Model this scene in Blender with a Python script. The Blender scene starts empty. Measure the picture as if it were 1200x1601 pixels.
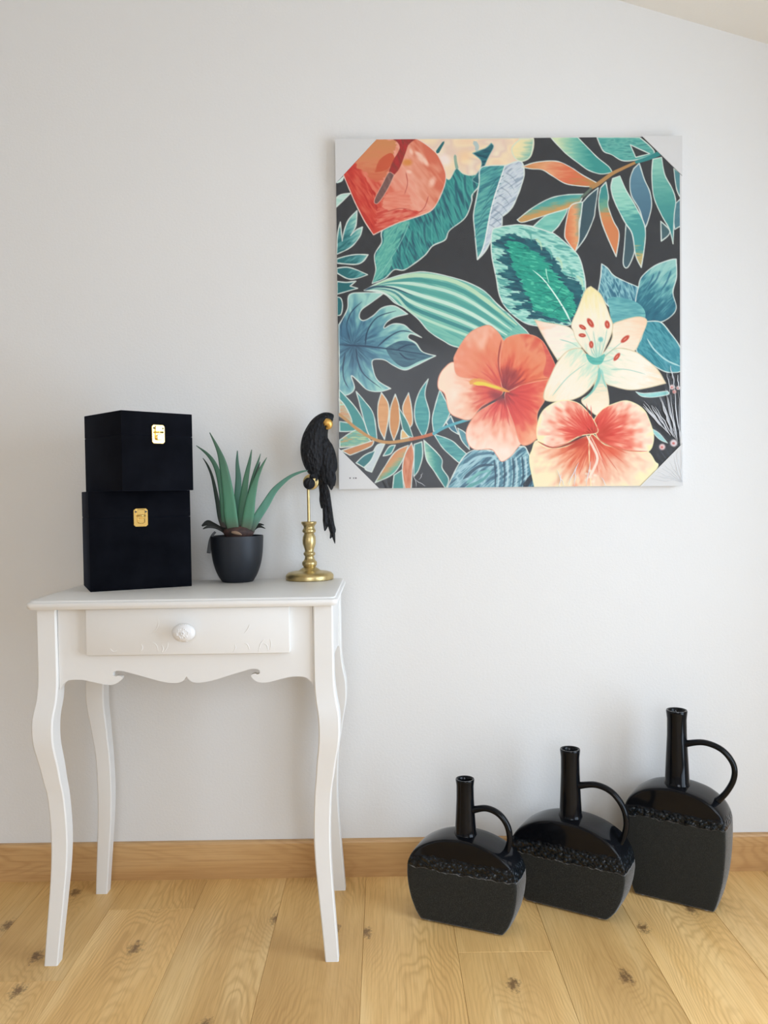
import bpy, bmesh, math, random
import numpy as np
from mathutils import Vector, Matrix

# ------------------------------------------------------------------ camera
FPX, CX, CY = 1300.0, 600.0, 800.5
EYE = Vector((0.0, -2.064, 0.957))
PITCH, ROLL = 0.0235, 0.0148
fwd = Vector((0, math.cos(PITCH), -math.sin(PITCH)))
up0 = Vector((0, math.sin(PITCH), math.cos(PITCH)))
rt0 = Vector((1, 0, 0))
cam_r = rt0 * math.cos(ROLL) - up0 * math.sin(ROLL)
cam_u = up0 * math.cos(ROLL) + rt0 * math.sin(ROLL)
scene = bpy.context.scene
COL = scene.collection
cd = bpy.data.cameras.new('camera')
cd.sensor_fit = 'VERTICAL'; cd.sensor_height = 36.0
cd.lens = FPX / 1601.0 * 36.0
cd.clip_start = 0.02
cam = bpy.data.objects.new('camera', cd); COL.objects.link(cam)
cam.matrix_world = Matrix(((cam_r.x, cam_u.x, -fwd.x, EYE.x), (cam_r.y, cam_u.y, -fwd.y, EYE.y),
                           (cam_r.z, cam_u.z, -fwd.z, EYE.z), (0, 0, 0, 1)))
scene.camera = cam

# ------------------------------------------------------------------ room measures
XL, XR, YF = -2.5, 1.38, -4.4            # left wall, right wall, wall behind the viewer (back wall is y = 0)
W1 = dict(y0=-2.0, y1=-0.58, z0=0.06, z1=1.70)     # window in the right wall
W2 = dict(x0=-0.55, x1=1.15, z0=0.75, z1=2.15)        # added window for front fill light, in the wall behind the viewer

# ------------------------------------------------------------------ world, lights, exposure
world = bpy.data.worlds.new('world'); scene.world = world; world.use_nodes = True
bg = world.node_tree.nodes['Background']
bg.inputs[0].default_value = (0.75, 0.87, 1.0, 1); bg.inputs[1].default_value = 1.2

def area(name, loc, rot, sx, sy, power, color):
    l = bpy.data.lights.new(name, 'AREA'); l.shape = 'RECTANGLE'; l.size = sx; l.size_y = sy
    l.energy = power; l.color = color
    o = bpy.data.objects.new(name, l); COL.objects.link(o); o.location = loc; o.rotation_euler = rot
    return o
area('daylight_side_window', (XR + 0.14, (W1['y0'] + W1['y1']) / 2, (W1['z0'] + W1['z1']) / 2),
     (0, math.radians(90), 0), W1['z1'] - W1['z0'], W1['y1'] - W1['y0'], 26.0, (0.66, 0.81, 1.0))
area('rear_fill_light', ((W2['x0'] + W2['x1']) / 2, YF - 0.14, (W2['z0'] + W2['z1']) / 2),
     (math.radians(90), 0, 0), W2['x1'] - W2['x0'], W2['z1'] - W2['z0'], 25.5, (0.88, 0.92, 1.0))  # added fill lamp behind the viewer, brightens surfaces that face the camera

scene.view_settings.view_transform = 'Standard'
scene.view_settings.look = 'None'
scene.view_settings.gamma = 1.0
scene.view_settings.use_curve_mapping = False
scene.view_settings.exposure = 0.62

# ------------------------------------------------------------------ helpers
def ray(px, py):
    return (fwd + cam_r * ((px - CX) / FPX) + cam_u * ((CY - py) / FPX)).normalized()
def on_y(px, py, y):
    d = ray(px, py); return EYE + d * ((y - EYE.y) / d.y)
def on_z(px, py, z):
    d = ray(px, py); return EYE + d * ((z - EYE.z) / d.z)

def s2l(c):
    c = np.asarray(c, dtype=np.float64) / 255.0
    return np.where(c <= 0.04045, c / 12.92, ((c + 0.055) / 1.055) ** 2.4)
def rgb(r, g, b, k=1.0):
    v = s2l((r, g, b)) * k
    return (float(v[0]), float(v[1]), float(v[2]), 1.0)

class NT:
    """small wrapper for a principled node material"""
    def __init__(self, name, color=(0.8, 0.8, 0.8, 1), rough=0.5, metal=0.0, spec=0.5):
        self.m = bpy.data.materials.new(name); self.m.use_nodes = True
        self.t = self.m.node_tree; self.p = self.t.nodes['Principled BSDF']
        self.p.inputs['Base Color'].default_value = color
        self.p.inputs['Roughness'].default_value = rough
        self.p.inputs['Metallic'].default_value = metal
        self.p.inputs['Specular IOR Level'].default_value = spec
    def n(self, kind, **kw):
        nd = self.t.nodes.new(kind)
        for k, v in kw.items():
            if k in nd.inputs: nd.inputs[k].default_value = v
            else: setattr(nd, k, v)
        return nd
    def l(self, a, b): self.t.links.new(a, b)
    def noise(self, vec=None, scale=5.0, detail=3.0, rough=0.5, dist=0.0):
        nd = self.n('ShaderNodeTexNoise', Scale=scale, Detail=detail, Roughness=rough, Distortion=dist)
        if vec: self.l(vec, nd.inputs['Vector'])
        return nd.outputs['Fac']
    def obj(self): return self.n('ShaderNodeTexCoord').outputs['Object']
    def mapping(self, vec, scale=(1, 1, 1), loc=(0, 0, 0)):
        mp = self.n('ShaderNodeMapping'); mp.inputs['Scale'].default_value = scale; mp.inputs['Location'].default_value = loc
        self.l(vec, mp.inputs['Vector']); return mp.outputs['Vector']
    def ramp(self, fac, stops):
        r = self.n('ShaderNodeValToRGB'); e = r.color_ramp.elements
        while len(e) < len(stops): e.new(0.5)
        for i, (p, c) in enumerate(stops): e[i].position = p; e[i].color = c
        self.l(fac, r.inputs['Fac']); return r.outputs['Color']
    def math(self, op, a, b=None):
        nd = self.n('ShaderNodeMath', operation=op)
        for i, v in enumerate((a, b)):
            if v is None: continue
            if isinstance(v, (int, float)): nd.inputs[i].default_value = v
            else: self.l(v, nd.inputs[i])
        return nd.outputs[0]
    def mix(self, fac, a, b, mode='MIX'):
        nd = self.n('ShaderNodeMix', data_type='RGBA', blend_type=mode)
        for sock, v in ((nd.inputs[0], fac), (nd.inputs[6], a), (nd.inputs[7], b)):
            if isinstance(v, (int, float, tuple)): sock.default_value = v
            else: self.l(v, sock)
        return nd.outputs[2]
    def bump(self, h, strength=0.2, dist=0.01):
        b = self.n('ShaderNodeBump', Strength=strength, Distance=dist)
        self.l(h, b.inputs['Height']); self.l(b.outputs['Normal'], self.p.inputs['Normal'])
    def color(self, c): self.l(c, self.p.inputs['Base Color'])
    def rough(self, c): self.l(c, self.p.inputs['Roughness'])

def mesh_obj(name, verts, faces, mat, parent=None, smooth=False, angle=None):
    me = bpy.data.meshes.new(name)
    me.from_pydata([tuple(v) for v in verts], [], faces)
    bm = bmesh.new(); bm.from_mesh(me); bmesh.ops.recalc_face_normals(bm, faces=bm.faces); bm.to_mesh(me); bm.free()
    return link(name, me, mat, parent, smooth, angle)
def link(name, me, mat, parent=None, smooth=False, angle=None):
    o = bpy.data.objects.new(name, me); COL.objects.link(o)
    if mat: me.materials.append(mat)
    if parent: o.parent = parent
    if smooth:
        me.polygons.foreach_set('use_smooth', [True] * len(me.polygons))
        if angle is not None:
            try: me.set_sharp_from_angle(angle=math.radians(angle))
            except Exception: pass
    return o
def thing(name, label, cat, loc=(0, 0, 0), rotz=0.0, group=None):
    o = bpy.data.objects.new(name, None); COL.objects.link(o); o.empty_display_size = 0.05
    o.location = loc; o.rotation_euler = (0, 0, rotz)
    return tag(o, label, cat, group)
def tag(o, label, cat, group=None, kind=None):
    o['label'] = label; o['category'] = cat
    if group: o['group'] = group
    if kind: o['kind'] = kind
    return o

class MB:
    """collects shapes into one mesh"""
    def __init__(self): self.v = []; self.f = []
    def add(self, v, f):
        n = len(self.v); self.v += [tuple(p) for p in v]; self.f += [tuple(i + n for i in q) for q in f]; return self
    def box(self, x0, x1, y0, y1, z0, z1):
        v = [(x, y, z) for z in (z0, z1) for y in (y0, y1) for x in (x0, x1)]
        return self.add(v, [(0, 2, 3, 1), (4, 5, 7, 6), (0, 1, 5, 4), (2, 6, 7, 3), (0, 4, 6, 2), (1, 3, 7, 5)])
    def loft(self, rings, caps=True, close=True):
        n = len(rings[0]); v = [p for r in rings for p in r]; f = []
        for i in range(len(rings) - 1):
            for j in range(n if close else n - 1):
                k = (j + 1) % n
                f.append((i * n + j, i * n + k, (i + 1) * n + k, (i + 1) * n + j))
        if caps:
            f.append(tuple(range(n - 1, -1, -1))); f.append(tuple((len(rings) - 1) * n + j for j in range(n)))
        return self.add(v, f)
    def lathe(self, prof, c=(0, 0, 0), n=32):
        rings = [[(c[0] + r * math.cos(2 * math.pi * j / n), c[1] + r * math.sin(2 * math.pi * j / n), c[2] + z) for j in range(n)]
                 for r, z in prof]
        return self.loft(rings)
    def prism(self, poly, y0, y1):
        """poly of (x, z) extruded along y"""
        n = len(poly); v = [(x, y0, z) for x, z in poly] + [(x, y1, z) for x, z in poly]
        f = [tuple(range(n)), tuple(range(2 * n - 1, n - 1, -1))] + [(j, (j + 1) % n, n + (j + 1) % n, n + j) for j in range(n)]
        return self.add(v, f)
    def sweep(self, path, ra, rb=None, n=12, curl=0.0, closed=False):
        """tube along path; ra = radius in the picture plane, rb = radius in depth; curl bends both edges forward"""
        path = [Vector(p) for p in path]; m = len(path)
        ra = [ra] * m if isinstance(ra, (int, float)) else ra
        rb = ra if rb is None else ([rb] * m if isinstance(rb, (int, float)) else rb)
        rings = []
        for i, p in enumerate(path):
            t = (path[(i + 1) % m] - path[i - 1]) if closed else (path[min(i + 1, m - 1)] - path[max(i - 1, 0)])
            t.normalize(); b = Vector((0, 1, 0)); b = b - t * b.dot(t)
            if b.length < 1e-3: b = Vector((1, 0, 0)) - t * t.x
            b.normalize(); nn = t.cross(b)
            rings.append([p + nn * (ra[i] * math.cos(a)) + b * (rb[i] * math.sin(a) - curl * ra[i] * math.cos(a) ** 2)
                          for a in (2 * math.pi * j / n for j in range(n))])
        if closed: rings.append(rings[0]); return self.loft(rings, caps=False)
        return self.loft(rings)
    def sphere(self, c, rx, ry=None, rz=None, nu=16, nv=10):
        ry = ry or rx; rz = rz or rx; rings = []
        for i in range(1, nv):
            th = math.pi * i / nv
            rings.append([(c[0] + rx * math.sin(th) * math.cos(2 * math.pi * j / nu), c[1] + ry * math.sin(th) * math.sin(2 * math.pi * j / nu),
                           c[2] - rz * math.cos(th)) for j in range(nu)])
        n = len(self.v); self.loft(rings, caps=False)
        a = len(self.v); self.v.append((c[0], c[1], c[2] - rz)); self.v.append((c[0], c[1], c[2] + rz))
        last = n + (nv - 2) * nu
        for j in range(nu):
            k = (j + 1) % nu
            self.f.append((a, n + k, n + j)); self.f.append((a + 1, last + j, last + k))
        return self
    def build(self, name, mat, parent=None, smooth=False, angle=None, bevel=0.0, seg=2):
        me = bpy.data.meshes.new(name); me.from_pydata(self.v, [], self.f)
        bm = bmesh.new(); bm.from_mesh(me); bmesh.ops.remove_doubles(bm, verts=bm.verts, dist=1e-7)
        bmesh.ops.recalc_face_normals(bm, faces=bm.faces)
        if bevel:
            es = [e for e in bm.edges if len(e.link_faces) == 2 and e.calc_face_angle(0) > math.radians(28)]
            bmesh.ops.bevel(bm, geom=es, offset=bevel, segments=seg, affect='EDGES', profile=0.5)
        bm.to_mesh(me); bm.free()
        return link(name, me, mat, parent, smooth, angle)

def cr(pts, per=8, closed=False):
    """Catmull-Rom through points of any dimension"""
    P = np.array(pts, dtype=float); m = len(P); out = []
    for i in range(m if closed else m - 1):
        if closed: a, b, c, d = P[i - 1], P[i], P[(i + 1) % m], P[(i + 2) % m]
        else: a, b, c, d = P[max(i - 1, 0)], P[i], P[i + 1], P[min(i + 2, m - 1)]
        for k in range(per):
            t = k / per
            out.append(0.5 * (2 * b + (c - a) * t + (2 * a - 5 * b + 4 * c - d) * t * t + (3 * b - a - 3 * c + d) * t ** 3))
    if not closed: out.append(P[-1])
    return np.array(out)

def interp(z, table):
    zs = [t[0] for t in table]
    return [float(np.interp(z, zs, [t[i] for t in table])) for i in range(1, len(table[0]))]

# ------------------------------------------------------------------ materials
def mat_wall(name, col):
    w = NT(name, col, 0.9, spec=0.2); o = w.obj()
    c = w.noise(o, 1.3, 2); w.color(w.ramp(c, [(0.3, tuple(x * 0.985 for x in col[:3]) + (1,)), (0.7, col)]))
    h = w.noise(o, 170, 3, 0.6); w.bump(h, 0.13, 0.004)
    return w.m
M_WALL = mat_wall('wall_paint', (0.80, 0.785, 0.76, 1))
M_CEIL = mat_wall('ceiling_paint', (0.92, 0.88, 0.81, 1))

def mat_oak(name, lt, md, dk, along, knots=True, freq=1.0):
    """oak grain running along axis `along`; each object gets its own piece of grain"""
    w = NT(name, md, 0.42, spec=0.4)
    o = w.obj(); r = w.n('ShaderNodeObjectInfo').outputs['Random']
    rnd = w.n('ShaderNodeTexWhiteNoise', noise_dimensions='1D'); w.l(r, rnd.inputs['W'])
    rs = w.n('ShaderNodeSeparateColor'); w.l(rnd.outputs['Color'], rs.inputs[0])
    off = w.n('ShaderNodeCombineXYZ')
    for i_, k_ in enumerate((37.0, 91.0, 13.0)): w.l(w.math('MULTIPLY', rs.outputs[i_], k_), off.inputs[i_])
    add = w.n('ShaderNodeVectorMath', operation='ADD'); w.l(o, add.inputs[0]); w.l(off.outputs[0], add.inputs[1]); v = add.outputs[0]
    ac = 1 - along if along < 2 else 0
    across = 0 if along == 1 else 2
    def sc(a, c): return tuple(a if i == along else c for i in range(3))
    so = w.n('ShaderNodeSeparateXYZ'); w.l(o, so.inputs[0])
    sv = w.n('ShaderNodeSeparateXYZ'); w.l(v, sv.inputs[0])
    v2 = w.n('ShaderNodeCombineXYZ'); w.l(w.math('MULTIPLY', sv.outputs[along], 3.0), v2.inputs[1]); w.l(w.math('MULTIPLY', sv.outputs[across], 5.5), v2.inputs[0])
    vo = w.n('ShaderNodeTexVoronoi', voronoi_dimensions='2D', Scale=1.0); w.l(v2.outputs[0], vo.inputs['Vector'])
    kd = vo.outputs['Distance']
    sep = w.n('ShaderNodeSeparateColor'); w.l(vo.outputs['Color'], sep.inputs[0])
    pick = w.math('GREATER_THAN', sep.outputs[0], 0.45)
    # cathedral grain: parabolic contours, bent by slow noise and by the knots
    xc = w.math('SUBTRACT', so.outputs[across], w.math('MULTIPLY', w.math('SUBTRACT', rs.outputs[0], 0.5), 0.10))
    par = w.math('ADD', w.math('MULTIPLY', w.math('MULTIPLY', xc, xc), 9.0), w.math('MULTIPLY', sv.outputs[along], 0.20))
    low = w.noise(w.mapping(v, sc(2.2, 9.0)), 1.0, 3, 0.5)
    near = w.n('ShaderNodeMapRange'); near.inputs[1].default_value = 0.42; near.inputs[2].default_value = 0.0; w.l(kd, near.inputs[0])
    bend = w.math('MULTIPLY', w.math('MULTIPLY', near.outputs[0], near.outputs[0]), w.math('MULTIPLY', pick, 0.05 if knots else 0.0))
    val = w.math('ADD', w.math('ADD', par, w.math('MULTIPLY', low, 0.16)), bend)
    rings = w.math('ADD', w.math('MULTIPLY', w.math('SINE', w.math('MULTIPLY', val, 560.0 * freq)), 0.5), 0.5)
    rings = w.math('POWER', rings, 2.2)
    fine = w.noise(w.mapping(v, sc(7.0, 330.0)), 1.0, 4, 0.62)
    mid = w.noise(w.mapping(v, sc(1.3, 11.0)), 1.0, 4, 0.55)
    patch = w.noise(w.mapping(v, sc(2.5, 6.0)), 1.0, 2)
    c = w.ramp(mid, [(0.32, lt), (0.52, md), (0.72, tuple(0.6 * a + 0.4 * b for a, b in zip(md, dk)))])
    pm = w.n('ShaderNodeMapRange'); pm.inputs[1].default_value = 0.38; pm.inputs[2].default_value = 0.62; w.l(patch, pm.inputs[0])
    c = w.mix(w.math('MULTIPLY', w.math('MULTIPLY', rings, pm.outputs[0]), 0.45), c, dk)
    fm = w.n('ShaderNodeMapRange'); fm.inputs[1].default_value = 0.45; fm.inputs[2].default_value = 0.78; w.l(fine, fm.inputs[0])
    c = w.mix(w.math('MULTIPLY', fm.outputs[0], 0.6), c, dk)
    if knots:
        kn = w.n('ShaderNodeMapRange'); kn.inputs[1].default_value = 0.085; kn.inputs[2].default_value = 0.02
        nz = w.math('MULTIPLY', w.math('SUBTRACT', w.noise(w.mapping(v, sc(90, 130)), 1.0, 4, 0.7), 0.5), 0.26)
        w.l(w.math('ADD', kd, nz), kn.inputs[0])
        c = w.mix(w.math('MULTIPLY', w.math('MULTIPLY', near.outputs[0], pick), 0.22), c, tuple(a * 0.80 for a in dk[:3]) + (1,))
        c = w.mix(w.math('MULTIPLY', w.math('MULTIPLY', kn.outputs[0], pick), 0.85), c, (0.15, 0.075, 0.028, 1))
    tone = w.n('ShaderNodeHueSaturation'); w.l(c, tone.inputs['Color'])
    w.l(w.math('ADD', w.math('MULTIPLY', rs.outputs[1], 0.22), 0.90), tone.inputs['Value'])
    w.color(tone.outputs[0])
    w.rough(w.math('ADD', w.math('MULTIPLY', fine, 0.2), 0.30))
    w.bump(fine, 0.06, 0.002)
    return w.m
M_FLOOR = mat_oak('oak_laminate', (0.88, 0.605, 0.27, 1), (0.80, 0.505, 0.195, 1), (0.50, 0.26, 0.078, 1), 1)
M_BASE = mat_oak('oak_skirting', (0.66, 0.41, 0.185, 1), (0.58, 0.335, 0.135, 1), (0.40, 0.20, 0.07, 1), 0, knots=False, freq=0.8)
M_SUB = NT('subfloor_grey', (0.28, 0.17, 0.08, 1), 0.9).m

w = NT('white_lacquer', (0.83, 0.815, 0.785, 1), 0.42, spec=0.4)
w.bump(w.noise(w.mapping(w.obj(), (8, 60, 60)), 1.0, 3), 0.03, 0.002); M_WHITE = w.m
w = NT('velvet_black', (0.0035, 0.0042, 0.0075, 1), 0.95, spec=0.06)
w.p.inputs['Sheen Weight'].default_value = 0.05; w.p.inputs['Sheen Tint'].default_value = (0.4, 0.5, 0.8, 1)
nz = w.noise(w.obj(), 16, 4, 0.6)
w.color(w.ramp(nz, [(0.35, (0.0028, 0.0031, 0.0048, 1)), (0.7, (0.0062, 0.0068, 0.0098, 1))]))
w.bump(w.noise(w.obj(), 900, 2), 0.15, 0.001); M_VELVET = w.m
M_CLASP = NT('brass_polished', (0.86, 0.60, 0.20, 1), 0.22, 1.0).m
w = NT('gold_paint', (0.60, 0.43, 0.15, 1), 0.33, 0.9)
nz = w.noise(w.obj(), 60, 4); w.color(w.ramp(nz, [(0.3, (0.46, 0.35, 0.15, 1)), (0.7, (0.62, 0.49, 0.24, 1))]))
w.bump(w.noise(w.obj(), 180, 3), 0.06, 0.002); M_GOLD = w.m
w = NT('black_resin_plumage', (0.009, 0.010, 0.013, 1), 0.62, spec=0.3)
o_ = w.obj(); v_ = w.n('ShaderNodeTexVoronoi', Scale=1.0); w.l(w.mapping(o_, (150, 150, 80)), v_.inputs['Vector'])
w.bump(w.math('ADD', v_.outputs['Distance'], w.math('MULTIPLY', w.noise(o_, 260, 3), 0.5)), 0.9, 0.004); M_BIRD = w.m
M_BEAK = NT('beak_gold', (0.72, 0.42, 0.11, 1), 0.38, 0.75).m
w = NT('pot_ceramic_black', (0.010, 0.013, 0.019, 1), 0.5, spec=0.45); M_POT = w.m
w = NT('soil_dark', (0.03, 0.02, 0.013, 1), 0.95); w.bump(w.noise(w.obj(), 120, 4), 0.8, 0.01); M_SOIL = w.m
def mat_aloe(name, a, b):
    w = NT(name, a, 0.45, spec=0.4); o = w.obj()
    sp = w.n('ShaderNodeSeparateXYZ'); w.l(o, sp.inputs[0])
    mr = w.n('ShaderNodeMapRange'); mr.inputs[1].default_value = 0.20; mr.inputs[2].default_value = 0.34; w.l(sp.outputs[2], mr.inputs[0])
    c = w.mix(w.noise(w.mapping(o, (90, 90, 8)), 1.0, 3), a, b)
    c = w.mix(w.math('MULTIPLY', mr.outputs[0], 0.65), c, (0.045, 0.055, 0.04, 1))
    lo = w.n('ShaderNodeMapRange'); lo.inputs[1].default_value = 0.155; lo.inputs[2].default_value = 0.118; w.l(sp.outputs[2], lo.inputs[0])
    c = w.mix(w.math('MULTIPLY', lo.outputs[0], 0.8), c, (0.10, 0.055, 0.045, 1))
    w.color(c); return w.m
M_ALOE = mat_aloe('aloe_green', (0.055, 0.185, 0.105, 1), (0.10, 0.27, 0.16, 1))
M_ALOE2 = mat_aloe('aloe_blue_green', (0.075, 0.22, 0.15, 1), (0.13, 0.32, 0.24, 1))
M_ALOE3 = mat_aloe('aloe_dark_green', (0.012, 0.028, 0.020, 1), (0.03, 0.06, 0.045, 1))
w = NT('aloe_root_brown', (0.075, 0.042, 0.033, 1), 0.8)
w.color(w.ramp(w.noise(w.obj(), 60, 4), [(0.3, (0.025, 0.02, 0.018, 1)), (0.7, (0.11, 0.055, 0.045, 1))])); M_ROOT = w.m
M_DRY = NT('dried_leaf_black', (0.012, 0.013, 0.010, 1), 0.7).m
M_TAG = NT('grey_plastic_tag', (0.10, 0.105, 0.11, 1), 0.6).m
M_FELT = NT('white_felt', (0.75, 0.73, 0.70, 1), 0.9).m
M_CARD = NT('grey_cardboard', (0.70, 0.685, 0.665, 1), 0.75, spec=0.2).m
M_CANVAS_EDGE = NT('canvas_white', (0.78, 0.77, 0.75, 1), 0.8, spec=0.2).m
M_INK = NT('grey_ink', (0.12, 0.11, 0.11, 1), 0.8).m
M_GLAZE = NT('black_glaze', (0.004, 0.0048, 0.0065, 1), 0.08, spec=0.2).m
M_FRAME = NT('window_frame_white', (0.8, 0.8, 0.79, 1), 0.4).m

def mat_jug(name, z_edge, z_band):
    """matte sandy stoneware below, smooth black glaze above, blistered glaze between"""
    w = NT(name, (0.02, 0.02, 0.02, 1), 0.5, spec=0.22); o = w.obj()
    sp = w.n('ShaderNodeSeparateXYZ'); w.l(o, sp.inputs[0])
    wob = w.math('MULTIPLY', w.math('SUBTRACT', w.noise(w.mapping(o, (1, 1, 0.3)), 45, 3), 0.5), 0.016)
    z = w.math('ADD', sp.outputs[2], wob)
    glaze = w.n('ShaderNodeMapRange'); glaze.inputs[1].default_value = z_edge; glaze.inputs[2].default_value = z_edge + 0.003; w.l(z, glaze.inputs[0]); g = glaze.outputs[0]
    smooth = w.n('ShaderNodeMapRange'); smooth.inputs[1].default_value = z_band - 0.006; smooth.inputs[2].default_value = z_band + 0.004; w.l(z, smooth.inputs[0])
    grain = w.noise(o, 700, 3, 0.6)
    stone = w.ramp(grain, [(0.32, (0.009, 0.0095, 0.008, 1)), (0.55, (0.022, 0.0225, 0.019, 1)), (0.78, (0.070, 0.070, 0.062, 1))])
    vo = w.n('ShaderNodeTexVoronoi', Scale=120.0); w.l(o, vo.inputs['Vector'])
    blister = w.ramp(vo.outputs['Distance'], [(0.0, (0.030, 0.042, 0.055, 1)), (0.5, (0.006, 0.008, 0.010, 1))])
    gl = w.mix(smooth.outputs[0], blister, (0.0045, 0.005, 0.0065, 1))
    w.color(w.mix(g, stone, gl)); w.l(w.math('MULTIPLY', w.math('SUBTRACT', 1.0, g), 0.60), w.p.inputs['Sheen Weight']); w.p.inputs['Sheen Roughness'].default_value = 0.35
    w.rough(w.math('SUBTRACT', 0.78, w.math('MULTIPLY', g, 0.66)))
    hb = w.math('MULTIPLY', w.math('MULTIPLY', w.math('SUBTRACT', 1.0, vo.outputs['Distance']), g), w.math('SUBTRACT', 1.0, smooth.outputs[0]))
    hs = w.math('MULTIPLY', w.math('MULTIPLY', grain, 0.22), w.math('SUBTRACT', 1.0, g))
    h = w.math('ADD', w.math('ADD', w.math('MULTIPLY', hb, 1.0), hs), w.math('MULTIPLY', g, 0.3))
    w.bump(h, 1.0, 0.0045)
    return w.m

def thin_fresnel(w, ior):
    """a thin sheet reflects alike from both sides"""
    g = w.n('ShaderNodeNewGeometry'); f = w.n('ShaderNodeFresnel')
    w.l(w.math('ADD', ior, w.math('MULTIPLY', g.outputs['Backfacing'], 1.0 / ior - ior)), f.inputs['IOR'])
    return f
w = NT('window_glass', (1, 1, 1, 1)); tr = w.n('ShaderNodeBsdfTransparent'); gs = w.n('ShaderNodeBsdfGlossy', Roughness=0.02)
fr = thin_fresnel(w, 1.45); mx = w.n('ShaderNodeMixShader'); w.l(fr.outputs[0], mx.inputs[0]); w.l(tr.outputs[0], mx.inputs[1]); w.l(gs.outputs[0], mx.inputs[2])
w.l(mx.outputs[0], w.t.nodes['Material Output'].inputs[0]); M_PANE = w.m
w = NT('shrink_film', (1, 1, 1, 1)); tr = w.n('ShaderNodeBsdfTransparent'); gs = w.n('ShaderNodeBsdfGlossy', Roughness=0.14)
fr = thin_fresnel(w, 1.26); mx = w.n('ShaderNodeMixShader'); w.l(fr.outputs[0], mx.inputs[0]); w.l(tr.outputs[0], mx.inputs[1]); w.l(gs.outputs[0], mx.inputs[2])
w.l(mx.outputs[0], w.t.nodes['Material Output'].inputs[0]); M_FILM = w.m

# ------------------------------------------------------------------ the room
ca, cb = on_y(965, 0, 0), on_y(1200, 69, 0)
SL = (cb.z - ca.z) / (cb.x - ca.x)
XB = 1.10                                # the slope ends at a low flat part over the window side
def ceil_z(x): return ca.z + SL * (min(x, XB) - ca.x)
TH = 0.12
def struct(o, label, cat):
    return tag(o, label, cat, kind='structure')
struct(MB().prism([(XL, -0.12), (XR, -0.12), (XR, ceil_z(XR)), (XB, ceil_z(XB)), (XL, ceil_z(XL))], 0.0, TH).build('wall_back', M_WALL),
       'off-white painted plaster wall behind the table and canvas', 'wall')
struct(MB().box(XL - TH, XL, YF, 0, -0.12, ceil_z(XL)).build('wall_left', M_WALL), 'plain off-white side wall with no window', 'wall')
b = MB()
zt = ceil_z(XR)
b.box(XR, XR + TH, YF, W1['y0'], -0.12, zt).box(XR, XR + TH, W1['y1'], 0, -0.12, zt)
b.box(XR, XR + TH, W1['y0'], W1['y1'], -0.12, W1['z0']).box(XR, XR + TH, W1['y0'], W1['y1'], W1['z1'], zt)
struct(b.build('wall_right', M_WALL), 'off-white side wall with a window under the low ceiling', 'wall')
b = MB()
b.prism([(XL, -0.12), (W2['x0'], -0.12), (W2['x0'], ceil_z(W2['x0'])), (XL, ceil_z(XL))], YF - TH, YF)
b.prism([(W2['x1'], -0.12), (XR, -0.12), (XR, ceil_z(XR)), (XB, ceil_z(XB)), (W2['x1'], ceil_z(W2['x1']))], YF - TH, YF)
b.box(W2['x0'], W2['x1'], YF - TH, YF, -0.12, W2['z0'])
b.prism([(W2['x0'], W2['z1']), (W2['x1'], W2['z1']), (W2['x1'], ceil_z(W2['x1'])), (W2['x0'], ceil_z(W2['x0']))], YF - TH, YF)
struct(b.build('wall_front', M_WALL), 'off-white wall with an added fill-light window facing the table', 'wall')
struct(MB().prism([(XL - TH, ceil_z(XL - TH)), (XB, ceil_z(XB)), (XR + TH, ceil_z(XR)), (XR + TH, ceil_z(XR) + 0.1), (XB, ceil_z(XB) + 0.1), (XL - TH, ceil_z(XL - TH) + 0.1)], YF - TH, TH)
       .build('ceiling', M_CEIL), 'cream sloped attic ceiling falling towards the window side', 'ceiling')

def window(name, axis, a0, a1, z0, z1, at, label):
    root = bpy.data.objects.new(name, None); COL.objects.link(root); struct(root, label, 'window')
    def bx(mb, p0, p1, q0, q1):
        if axis == 'y': mb.box(at + 0.03, at + 0.09, p0, p1, q0, q1)
        else: mb.box(p0, p1, at - 0.09, at - 0.03, q0, q1)
    t = 0.045; mid = (a0 + a1) / 2
    f = MB(); bx(f, a0, a0 + t, z0, z1); bx(f, a1 - t, a1, z0, z1); bx(f, a0 + t, a1 - t, z0, z0 + t); bx(f, a0 + t, a1 - t, z1 - t, z1); bx(f, mid - t / 2, mid + t / 2, z0 + t, z1 - t)
    f.build('window_frame', M_FRAME, root)
    for p0, p1 in ((a0 + t, mid - t / 2), (mid + t / 2, a1 - t)):
        g = MB()
        if axis == 'y': g.box(at + 0.058, at + 0.062, p0, p1, z0 + t, z1 - t)
        else: g.box(p0, p1, at - 0.062, at - 0.058, z0 + t, z1 - t)
        g.build('pane', M_PANE, root)
window('window_1', 'y', W1['y0'], W1['y1'], W1['z0'], W1['z1'], XR, 'white framed two-pane window in the low side wall')
window('fill_window', 'x', W2['x0'], W2['x1'], W2['z0'], W2['z1'], YF, 'wide white framed window added as fill light, facing the table wall')

# skirting board along the back wall
HB = (on_y(560, 1315, -0.014) - on_y(560, 1372.5, -0.014)).z
b = MB(); prof = [(0, 0), (-0.014, 0), (-0.014, HB - 0.006), (-0.012, HB - 0.001), (-0.009, HB), (0, HB)]
b.loft([[(x, y, z) for y, z in prof] for x in (XL, XR)])
struct(b.build('baseboard_back', M_BASE), 'oak skirting board running along the foot of the wall', 'baseboard')

b = MB(); b.loft([[(XL - y, yy, z) for y, z in prof] for yy in (YF, -0.014)])
struct(b.build('baseboard_left', M_BASE), 'oak skirting board along the windowless side wall', 'baseboard')
b = MB()
for y0_, y1_ in ((YF, W1['y0'] - 0.02), (W1['y1'] + 0.02, -0.014)): b.loft([[(XR + y, yy, z) for y, z in prof] for yy in (y0_, y1_)])
struct(b.build('baseboard_right', M_BASE), 'oak skirting board beside the low side window', 'baseboard')

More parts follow.
